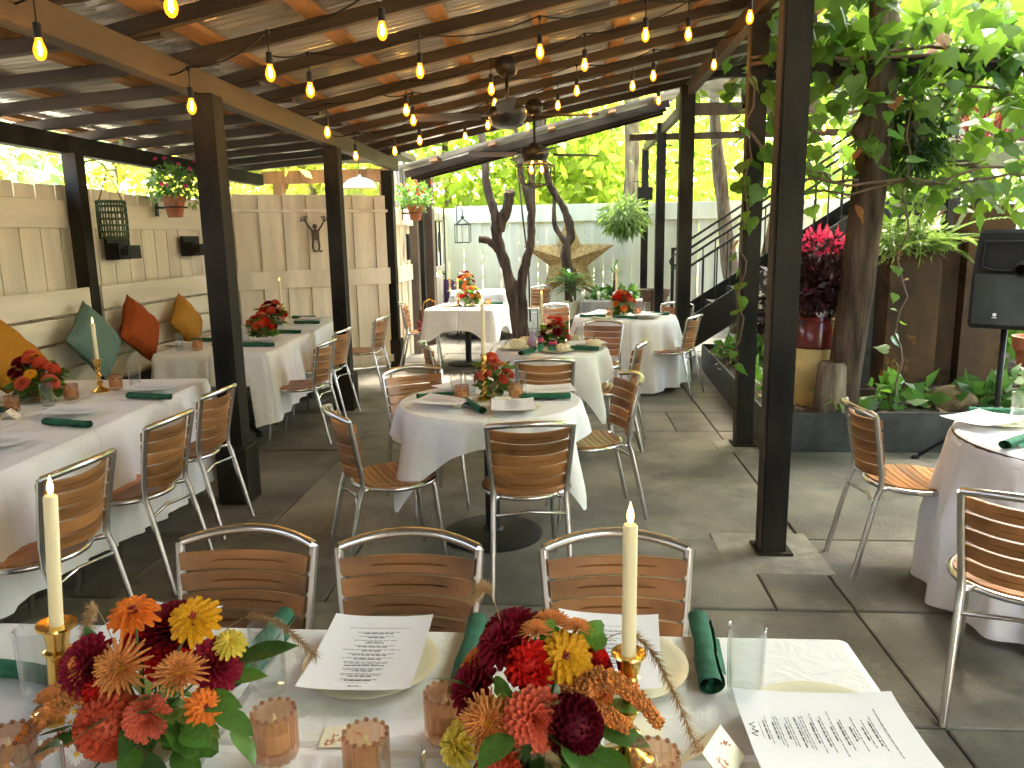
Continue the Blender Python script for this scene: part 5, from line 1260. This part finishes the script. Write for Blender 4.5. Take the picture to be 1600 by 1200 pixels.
tag(part('cut_log', q, m_bark, None, True, 50, loc=(1.97, 5.8, .12)), 'short cut log leaning at the foot of the trunk post', 'log')
# yellow stump, maroon pot, purple plant
q = MB(); q.lathe([(.2, 0), (.215, .1), (.205, .3), (.2, .5), (.001, .5)], 24); tag(part('stump', q, m_yellowpot, None, True, 40, loc=(1.98, 6.25, .2)), 'weathered yellow stump under the maroon pot', 'stump')
pp = thing('potted_shrub', 'purple-leaved shrub with magenta tips in a maroon glazed pot', 'potted plant', (1.98, 6.25, .7))
q = MB(); q.lathe([(.18, 0), (.2, .02), (.2, .2), (.19, .215), (.195, .225), (.185, .25), (.17, .25), (.165, .2), (.001, .2)], 30); part('pot', q, m_maroon, pp, True, 40)
foliage('purple_leaves', m_purple, 1500, (.3, .3, .36), .09, 51, (0, 0, .5), -.15, pp, shell=.15, elong=2.6); foliage('magenta_tips', m_pink, 190, (.24, .24, .1), .06, 52, (0, 0, .82), -.5, pp, elong=2.)['kind'] = 'stuff'; foliage('magenta_sprigs', m_pink, 30, (.34, .34, .2), .05, 53, (0, 0, .6), -.3, pp, shell=.8)
sp2 = thing('potted_shrub', 'second purple shrub hanging low behind the right posts', 'plant', (2.18, 8.2, .3)); foliage('purple_leaves', m_purple, 300, (.28, .28, .45), .14, 54, (0, 0, .5), .2, sp2, elong=2.6)
# rusty fountain panels
fo = thing('rusty_fountain', 'tall rusted steel fountain panels standing in the bed', 'fountain', (3.0, 6.9, .2))
q = MB(); q.box((.02, 0, .62), (.42, .36, 1.24)); part('panel', q, m_rust, fo, loc=(-.1, 0, 0)); q = MB(); q.box((0, 0, .7), (.2, .3, 1.4)); part('panel', q, m_rust, fo, loc=(.24, .12, 0))
q = MB(); q.box((0, 0, .8), (.36, .3, 1.6)); part('panel', q, m_rust, fo, loc=(.52, .0, .0)); q = MB(); q.box((0, 0, .05), (1.75, .06, .14)); part('basin_rim', q, m_rust, fo, loc=(.15, -.5, 0))
q = MB(); q.box((0, 0, .02), (1.7, .9, .04)); part('basin_floor', q, m_steel, fo, loc=(.15, -.02, 0)); q = MB(); q.box((0, 0, .6), (.3, .3, 1.2)); part('panel', q, m_steel, fo, loc=(-.5, .1, 0))
stain(m_rust, (.3, .13, .03), 3.2, .62, .7); stain(m_rust, (.015, .012, .01), 2.1, .55, .68)
# ferns on top of the panel
fr = thing('fern', 'arching fern growing on top of the rusted fountain', 'fern', (3.05, 6.75, 1.43))
def frond_mesh():
    q = MB(); n = 22
    for k in range(n):
        s = (k+.5)/n; x = s; z = .35*s-.75*s*s; wl = .17*math.sin(pi*min(1, s*.9+.1))+.01
        for sg in (-1, 1): q.add([(x-.012, 0, z), (x+.02, 0, z), (x+.045, sg*wl, z-.03), (x+.0, sg*wl*.8, z-.02)], [(0, 1, 2, 3)])
    q.tube([(k/10, 0, .35*k/10-.75*(k/10)**2) for k in range(11)], .006, 4); return q.mesh('frond', m_fern)
fm = frond_mesh()
for k in range(20): O('frond', fm, fr, (rnd.uniform(-.1, .1), rnd.uniform(-.1, .1), 0), (0, rnd.uniform(-.9, -.1), k*GA), rnd.uniform(.35, .6))
foliage('moss_fern', m_fern, 700, (.42, .3, .22), .09, 61, (-.25, 0, .12), .2, fr, shell=.1, elong=4)
pt2 = thing('clay_pot', 'terracotta pot behind the speaker stand', 'pot', (4.1, 6.9, .68)); pot(pt2, .22, .45, m_terra)
# speaker on tripod
sk = thing('loudspeaker', 'black loudspeaker on a pole at the right edge', 'speaker', (2.9, 5.3, .96), R(-40)); sk.scale = (1.08, 1.08, 1.08)
prof = [(-.17, -.15), (.17, -.15), (.145, .0), (.12, .15), (-.12, .15), (-.145, 0)]
q = MB(); zs = [(0, .94), (.02, 1), (.28, 1.0), (.5, .93), (.57, .88), (.59, .8)]
V = [(x*k, y*k, z) for z, k in zs for x, y in prof]; F = [tuple(range(5, -1, -1)), tuple(30+i for i in range(6))]
for i in range(5):
    for j in range(6): F.append((i*6+j, i*6+(j+1) % 6, i*6+6+(j+1) % 6, i*6+6+j))
q.add(V, F); part('cabinet', q, m_black, sk)
q = MB(); q.grid(lambda u, v: ((u-.5)*.3, -.15-.03*math.sin(pi*u)-.012, .03+.3*v), 14, 6); part('grille', q, M('speaker_mesh', (.03, .035, .032), .6, bump=.5, bscale=300), sk, True)
q = MB(); q.tube([(-.12, -.158, .37), (-.11, -.158, .52), (.11, -.158, .52), (.12, -.158, .37), (.06, -.16, .35), (-.06, -.16, .35), (-.12, -.158, .37)], .009, 6, False); 
part('horn_rim', q, m_black, sk, True, 40)
q = MB(); q.lathe([(.01, 0), (.01, .004)], 14); q.add([(-.013, -.02, .002), (.013, -.02, .002), (.013, -.015, .002), (-.013, -.015, .002)], [(0, 1, 2, 3)]); part('logo', q, M('logo_white', (.8, .8, .8), .5, var=0), sk, loc=(-.02, -.195, .09), rot=(R(90), 0, 0))
q = MB(); q.lathe([(.05, 0), (.045, .07), (.03, .1)], 18, cap=False); part('horn_port', q, m_iron, sk, True, loc=(.1, -.13, .36), rot=(R(90), 0, 0))
ss = thing('speaker_stand', 'black tripod stand under the loudspeaker', 'tripod', (2.9, 5.3, 0))
q = MB(); q.tube([(0, 0, .12), (0, 0, 1.0)], .019, 10); part('pole', q, m_black, ss, True); q = MB(); q.lathe([(.035, .3), (.04, .32), (.04, .4), (.03, .42)], 14); part('collar', q, m_black, ss, True, 40)
for a in (158, 280, 35):
    c_, s_ = math.cos(R(a)), math.sin(R(a)); q = MB(); q.tube([(.03*c_, .03*s_, .36), (.46*c_, .46*s_, .012)], .013, 8); lg = part('leg', q, m_black, ss, True)
    q = MB(); q.tube([(.44*c_, .44*s_, .025), (.48*c_, .48*s_, 0.0)], .018, 8); part('rubber_foot', q, m_black, lg, True)
# bird cage and planter box in the vines
bc = thing('bird_cage', 'small dark half-round wire cage hanging in the vines', 'wire basket', (2.95, 6.3, 2.1))
q = MB()
for k in range(12):
    a = 2*pi*k/12; q.tube([(.17*math.cos(a)*math.cos(e*pi/16), .17*math.sin(a)*math.cos(e*pi/16), .17*math.sin(e*pi/16)) for e in range(9)], .005, 5)
for z, r_ in ((0, .18), (-.03, .175)): q.tube([(r_*math.cos(k*pi/12), r_*math.sin(k*pi/12), z) for k in range(25)], .01, 5, False)
part('dome', q, m_dtimber, bc); q = MB(); q.tube([(0, 0, .17), (0, -.2, .6)], .004, 5); part('chain', q, m_iron, bc)
wb = thing('window_box', 'pale box of red stems high in the vines', 'planter', (3.75, 7.5, 2.25)); q = MB(); q.box((0, 0, 0), (.9, .25, .22), bev=.01); part('box', q, m_greyw, wb); foliage('red_stems', M('red_stem', (.3, .04, .04), .6), 220, (.42, .12, .18), .14, 71, (0, 0, .2), -.8, wb, elong=6)
q = MB(); q.box((0, 0, -1.18), (.08, .08, 2.14)); part('support', q, m_post, wb)

# ================================================================== vine
def vine_leaf(mat):
    half = [(0, 0), (.18, -.1), (.36, -.06), (.5, .12), (.47, .3), (.36, .42), (.33, .55), (.2, .62), (.1, .82), (0, 1.02)]
    q = MB(); V = [(0, .3, .0)]; out = half + [(-x, y) for x, y in reversed(half[1:-1])]
    V += [(x, y, -.22*(x*x)-.12*(y-.3)**2+.03*math.sin(9*y)) for x, y in out]; n = len(out)
    q.add(V, [(0, 1+i, 1+(i+1) % n) for i in range(n)]); return q.mesh('leaf', mat, True)
m_leafo = M('autumn_leaf', (.3, .12, .04), .6, var=.3, trans=.3)
vl = [vine_leaf(m_leafv), vine_leaf(m_leafm), vine_leaf(m_leafo)]
vine = thing('grape_vine', 'big-leaved green vine draped over the pergola and right posts', 'vine', (2.05, 5.85, 0))
rv = random.Random(77); vo = V3((2.05, 5.85, 0))
def put_leaf(p, size, d=None, me=None):
    d = d or V3((rv.uniform(-.7, .7), rv.uniform(-.7, .5), rv.uniform(-1.2, .1)))
    return leaf(vine, me or (vl[2] if rv.random() < .05 else vl[0] if rv.random() < .75 else vl[1]), V3(p)-vo, size, d, rv.uniform(-.9, .9))
rest = []
def scatter(n, fn, smin, smax, objs=True):
    for _ in range(n):
        p = fn(); s = rv.uniform(smin, smax)
        if objs: put_leaf(p, s)
        else: rest.append((p, s))
scatter(95, lambda: (rv.uniform(1.35, 4.2), rv.gauss(5.7, .18), 2.78+rv.gauss(.06, .15)), .1, .18)
scatter(55, lambda: (rv.uniform(2.2, 4.4), rv.gauss(5.75, .25), rv.uniform(2.2, 2.75)), .09, .16)
scatter(40, lambda: (rv.uniform(1.5, 2.2), rv.gauss(5.85, .22), rv.uniform(1.75, 2.5)), .09, .15)
scatter(60, lambda: (rv.uniform(2.4, 4.2), rv.gauss(5.8, .3), rv.uniform(1.7, 2.3)), .08, .15)
scatter(26, lambda: (rv.uniform(1.85, 2.5), rv.uniform(5.5, 5.68), rv.uniform(1.95, 2.8)), .09, .16)
scatter(14, lambda: (rv.uniform(1.2, 1.5), rv.uniform(5.65, 5.8), rv.uniform(1.7, 2.7)), .11, .17)
for k in range(14):   # strand down the second right post
    put_leaf((1.24+.03*math.sin(k), 5.7, 1.95-.1*k), rv.uniform(.06, .14))
for k in range(16):   # strand left of the fountain
    put_leaf((2.38+.04*math.sin(2*k), 5.75, 1.95-.1*k), rv.uniform(.05, .11))
scatter(700, lambda: (rv.uniform(1.4, 5.6), rv.gauss(5.9, .3), 2.76+rv.gauss(.08, .2)), .09, .17, False)
scatter(750, lambda: (rv.uniform(2.25, 5.6), rv.gauss(6.2, .35), rv.uniform(1.75, 2.75)), .08, .15, False)
scatter(700, lambda: (rv.uniform(1.5, 6.0), rv.uniform(5.4, 8.6), 2.9+rv.gauss(.15, .16)), .1, .18, False)
scatter(420, lambda: (rv.uniform(2.6, 6.0), rv.uniform(6.0, 8.4), rv.uniform(1.9, 2.8)), .1, .16, False)
q = MB()
src = [V3(v.co) for v in vl[0].vertices]; sf = [tuple(p.vertices) for p in vl[0].polygons]
for p, s in rest:
    d = V3((rv.uniform(-.7, .7), rv.uniform(-.7, .5), rv.uniform(-1.2, .1))).normalized(); Q = (d.to_track_quat('Y', 'Z') @ Euler((0, rv.uniform(-1, 1), 0)).to_quaternion()).to_matrix()
    q.add([V3(p)-vo+Q @ (v*s) for v in src], sf)
tag(part('leaf_mass', q, m_leafv, vine, True), kind='stuff')
q = MB()
def runner(a, b, r, sag, n=14):
    a = V3(a)-vo; b = V3(b)-vo
    q.tube([a.lerp(b, k/n)+V3((.03*math.sin(k*1.7+a.x), .03*math.cos(k*1.3), -sag*math.sin(pi*k/n)+.03*math.sin(k*2.1))) for k in range(n+1)], r, 5)
runner((1.3, 5.72, 2.75), (5.4, 5.8, 2.8), .014, -.05); runner((1.3, 5.75, 2.8), (5.4, 5.7, 2.78), .011, .06); runner((1.2, 5.68, 2.3), (2.1, 5.8, 1.92), .012, .05); runner((1.5, 5.7, 1.95), (4.6, 5.6, 2.05), .01, .06)
runner((1.28, 5.7, 2.7), (1.25, 5.7, .75), .008, 0, 18); runner((2.36, 5.75, 2.6), (2.42, 5.72, .4), .007, 0, 18); runner((1.6, 5.72, 1.85), (4.2, 5.75, 2.35), .009, .1); runner((2.2, 5.8, 2.7), (4.8, 5.9, 2.4), .01, .1)
part('stems', q, m_vine, vine, True)

# staghorn / spanish-moss basket hanging on the trunk post
hb = thing('hanging_basket', 'basket of trailing fine-leaved plant beside the trunk post', 'hanging plant', (2.5, 6.0, 2.35)); pot(hb, .14, .2, m_dtimber)
foliage('trailing_stems', m_leafd, 900, (.26, .22, .35), .1, 81, (0, 0, -.05), 1., hb, elong=4); foliage('pale_tails', m_fern, 220, (.3, .2, .5), .07, 82, (.05, 0, -.15), 1.2, hb, elong=4)
q = MB(); q.tube([(0, 0, 0), (-.05, -.1, .35)], .005, 5); part('chain', q, m_iron, hb)

# ================================================================== trees
def limb(q, pts, r0, r1, n=10):
    pts = [V3(p) for p in pts]; k = len(pts); P = []
    for i in range(k-1):
        a, b, c, d = pts[max(i-1, 0)], pts[i], pts[i+1], pts[min(i+2, k-1)]
        for j in range(5):
            t = j/5; P.append(.5*((2*b)+(c-a)*t+(2*a-5*b+4*c-d)*t*t+(3*b-a-3*c+d)*t**3))
    P.append(pts[-1]); m_ = len(P)
    q.tube([p+V3((rnd.uniform(-1, 1), rnd.uniform(-1, 1), 0))*r0*.1 for p in P], [(r0+(r1-r0)*i/(m_-1))*rnd.uniform(.86, 1.14) for i in range(m_)], n)
# trunks inside the patio, before the back fence
tr = thing('patio_tree', 'dark bare trunks of a small tree rising before the back fence', 'tree', (-.9, 12.1, 0))
q = MB(); limb(q, [(.15, 0, 0), (.0, 0, .95), (-.18, 0, 1.6), (-.2, 0, 1.95), (-.33, .1, 2.4), (-.4, .1, 3.2), (-.6, .2, 4.3)], .1, .045); limb(q, [(-.15, 0, 1.7), (.0, 0, 2.1), (.02, 0, 2.3)], .09, .08)
limb(q, [(-.16, 0, 1.4), (-.3, -.05, 1.55), (-.45, -.08, 1.58)], .06, .05); limb(q, [(.02, 0, 1.0), (.22, .05, .6), (.2, 0, 0)], .05, .05)
part('trunk', q, m_bark2, tr, True)
q = MB(); limb(q, [(.22, 0, 0), (.2, 0, .92), (.34, 0, 1.5), (.36, 0, 2.0), (.38, .1, 2.8), (.5, .2, 3.6), (.4, .3, 4.6)], .085, .04); limb(q, [(.34, 0, 2.0), (.2, .1, 2.6), (.1, .2, 3.4)], .05, .03); part('trunk', q, m_bark2, tr, True)
foliage('crown', m_crown[0], 700, (1.8, 1.0, .9), .18, 90, (.0, .6, 4.9), .3, tr, clumps=26, shell=0)
tr = thing('curved_tree', 'slender crooked trunk in front of the gold star', 'tree', (0, 12.9, 0))
q = MB(); limb(q, [(.1, 0, 0), (.04, 0, .95), (-.02, 0, 1.35), (.06, 0, 1.65), (-.05, 0, 2.05), (-.3, 0, 2.5), (-.38, .1, 3.1), (-.3, .2, 4.2)], .1, .04); limb(q, [(.0, 0, 1.45), (-.2, 0, 1.8), (-.2, .1, 2.2)], .05, .03)
q.tube([(-.62, 0, .2), (-.64, 0, 1.2), (-.72, .0, 1.9), (-.8, 0, 2.8)], .015, 5); part('trunk', q, m_bark2, tr, True); foliage('crown', m_crown[0], 400, (1.4, .8, .8), .18, 91, (-.3, .5, 4.8), .3, tr, clumps=18, shell=0)
# trees beyond the fence
def tree(label, x, y, h, r, cm, seed, trunk=(.2,), n=5200, leafs=.22, lo=.2, clumps=70, zc=None, multi=1, sz=None):
    t = thing('tree', label, 'tree', (x, y, 0), 0, 'trees beyond the fences'); rr = random.Random(seed); q = MB()
    for mI in range(multi):
        a = rr.uniform(0, 6.28); dx, dy = (.35*(mI-(multi-1)/2), .1*mI)
        top = V3((dx*3+rr.uniform(-.5, .5), dy+rr.uniform(-.3, .3), h*.8))
        pts = [V3((dx*.4, dy, -.1)), V3((dx*1.2, dy, h*.25))+V3((rr.uniform(-.1, .1), 0, 0)), V3((dx*2, dy, h*.5)), top]; limb(q, pts, trunk[0], trunk[0]*.3)
        for k in range(5):
            s = rr.uniform(.35, .85); b = pts[1].lerp(top, s); a = rr.uniform(0, 6.28); e = b+V3((math.cos(a)*r*.7, math.sin(a)*r*.7, rr.uniform(.2, .5)*r)); limb(q, [b, b.lerp(e, .5)+V3((0, 0, .15*r)), e], trunk[0]*.35, .02, 6)
    part('trunk', q, m_bark, t, True)
    zc = zc if zc is not None else h*.62; sz = sz or h*.42
    foliage('crown', m_crown[cm], n, (r, r, sz), leafs, seed, (0, 0, zc), .35, t, clumps=clumps, shell=0)
    return t
tree('tall straight-trunked tree behind the back fence, right of the hanging fern', 1.2, 15.8, 11, 3.0, 1, 101, (.21,), 3600, zc=8.2, sz=2.6)
tree('sunlit tree behind the far roof at left centre', -2.6, 17.0, 7.5, 2.8, 0, 102, (.13,), 5200, .26, zc=4.0, sz=3.)
tree('bright yellow-green tree behind the bare trunks', -.3, 18.5, 8, 2.8, 0, 103, (.13,), 5200, .28, zc=4.2, sz=3.2)
tree('many-stemmed pale-barked tree behind the stairs', 2.95, 12.75, 8.5, 2.4, 1, 104, (.14,), 4200, .18, zc=5.8, sz=2.4, multi=3)
tree('broad tree behind the upper deck', 6.2, 16.2, 9, 3.2, 1, 105, (.2,), 5600, .24, zc=5.2, sz=3.8)
tree('bright tree beyond the vine at the upper right', 7.2, 12.9+2.6, 8.5, 3.0, 2, 106, (.18,), 5200, .2, zc=5.6, sz=3.2)
tree('pale tree above the right end of the vine', 9.6, 14.6, 9, 3.0, 2, 107, (.18,), 4200, .22, zc=5.2, sz=3.6)
tree('pale green tree behind the left fence, far left', -8.6, 9.6, 6.5, 2.6, 2, 108, (.15,), 5200, .2, zc=3.6, sz=2.8)
tree('yellow-leaved shrubby tree behind the left fence', -6.2, 10.5, 4.5, 1.7, 3, 109, (.09,), 3200, .16, zc=2.9, sz=1.6)
tree('yellow-green tree behind the timber shelter', -5.2, 16.0, 6.5, 2.8, 3, 110, (.14,), 4600, .24, zc=3.8, sz=2.8)
tree('distant green tree behind the far roof', -7.5, 22, 10, 4.0, 1, 111, (.2,), 5000, .34, zc=5.5, sz=4.4)
tree('distant tree right of centre behind the fence', 3.2, 23, 8, 3.4, 0, 112, (.2,), 4200, .34, zc=3.4, sz=2.6)
tree('distant tall tree far behind the stairs', 8.5, 24, 13, 4.6, 1, 113, (.25,), 5200, .36, zc=7.5, sz=5.5)
tree('low sunlit bush line tree behind the back fence', 1.3, 19.5, 4.2, 2.6, 0, 114, (.1,), 3600, .24, zc=2.2, sz=1.5)
tree('tree close behind the left fence near the corner', -6.0, 7.2, 5, 1.7, 2, 115, (.1,), 3000, .16, zc=3.1, sz=1.8)
tree('unseen tree added right of the patio to shade the front table', 6.9, 1.6, 8, 3.0, 1, 116, (.2,), 7500, .24, zc=4.4, sz=3.0)  # out of view, added as shade against light from the right
tree('second unseen tree added right of the patio to shade the front table', 6.9, -2.6, 8, 3.0, 1, 117, (.2,), 7500, .24, zc=4.2, sz=3.2)  # another unseen crown added against light from the right
t = thing('canopy_tree', 'tree rising above the vine pergola, its trunk leaving the top of the picture', 'tree', (2.3, 6.0, 2.8), 0)
q = MB(); limb(q, [(0, 0, -.2), (-.05, .05, .8), (.1, .1, 2.0), (.6, .2, 3.6)], .1, .07); limb(q, [(.0, .05, 1.0), (.6, -.4, 2.4), (1.4, -1.2, 3.4)], .07, .03); limb(q, [(.05, .1, 1.6), (-.6, .8, 3.0), (-.8, 1.8, 3.8)], .07, .03); part('trunk', q, m_bark, t, True)
foliage('crown', m_crown[1], 8500, (3.4, 4.6, 1.5), .2, 118, (1.4, .2, 4.6), .35, t, clumps=110, shell=0)
rr = np.random.RandomState(8); n = 130
P = np.stack([-3+rr.rand(n)*5.5, 1.8+rr.rand(n)*9, .004+rr.rand(n)*.004], 1); a = rr.rand(n)*6.28; L = .006+.03*rr.rand(n)**3
d = np.stack([np.cos(a), np.sin(a), rr.rand(n)*.2], 1)*L[:, None]; sdv = np.stack([-np.sin(a), np.cos(a), rr.rand(n)*.2], 1)*L[:, None]*.4
tag(O('floor_litter', mesh_np('floor_litter', np.stack([P, P+d*.4+sdv, P+d, P+d*.4-sdv], 1), np.arange(4*n).reshape(n, 4), m_foot)), 'tiny scattered leaf bits on the paving', 'litter', kind='stuff')
tree('third unseen tree added right of the patio to shade the front table', 5.0, 3.0, 7, 2.1, 1, 119, (.16,), 5400, .22, zc=5.2, sz=1.8, clumps=90)  # unseen tree added to shade the front and right-hand tables
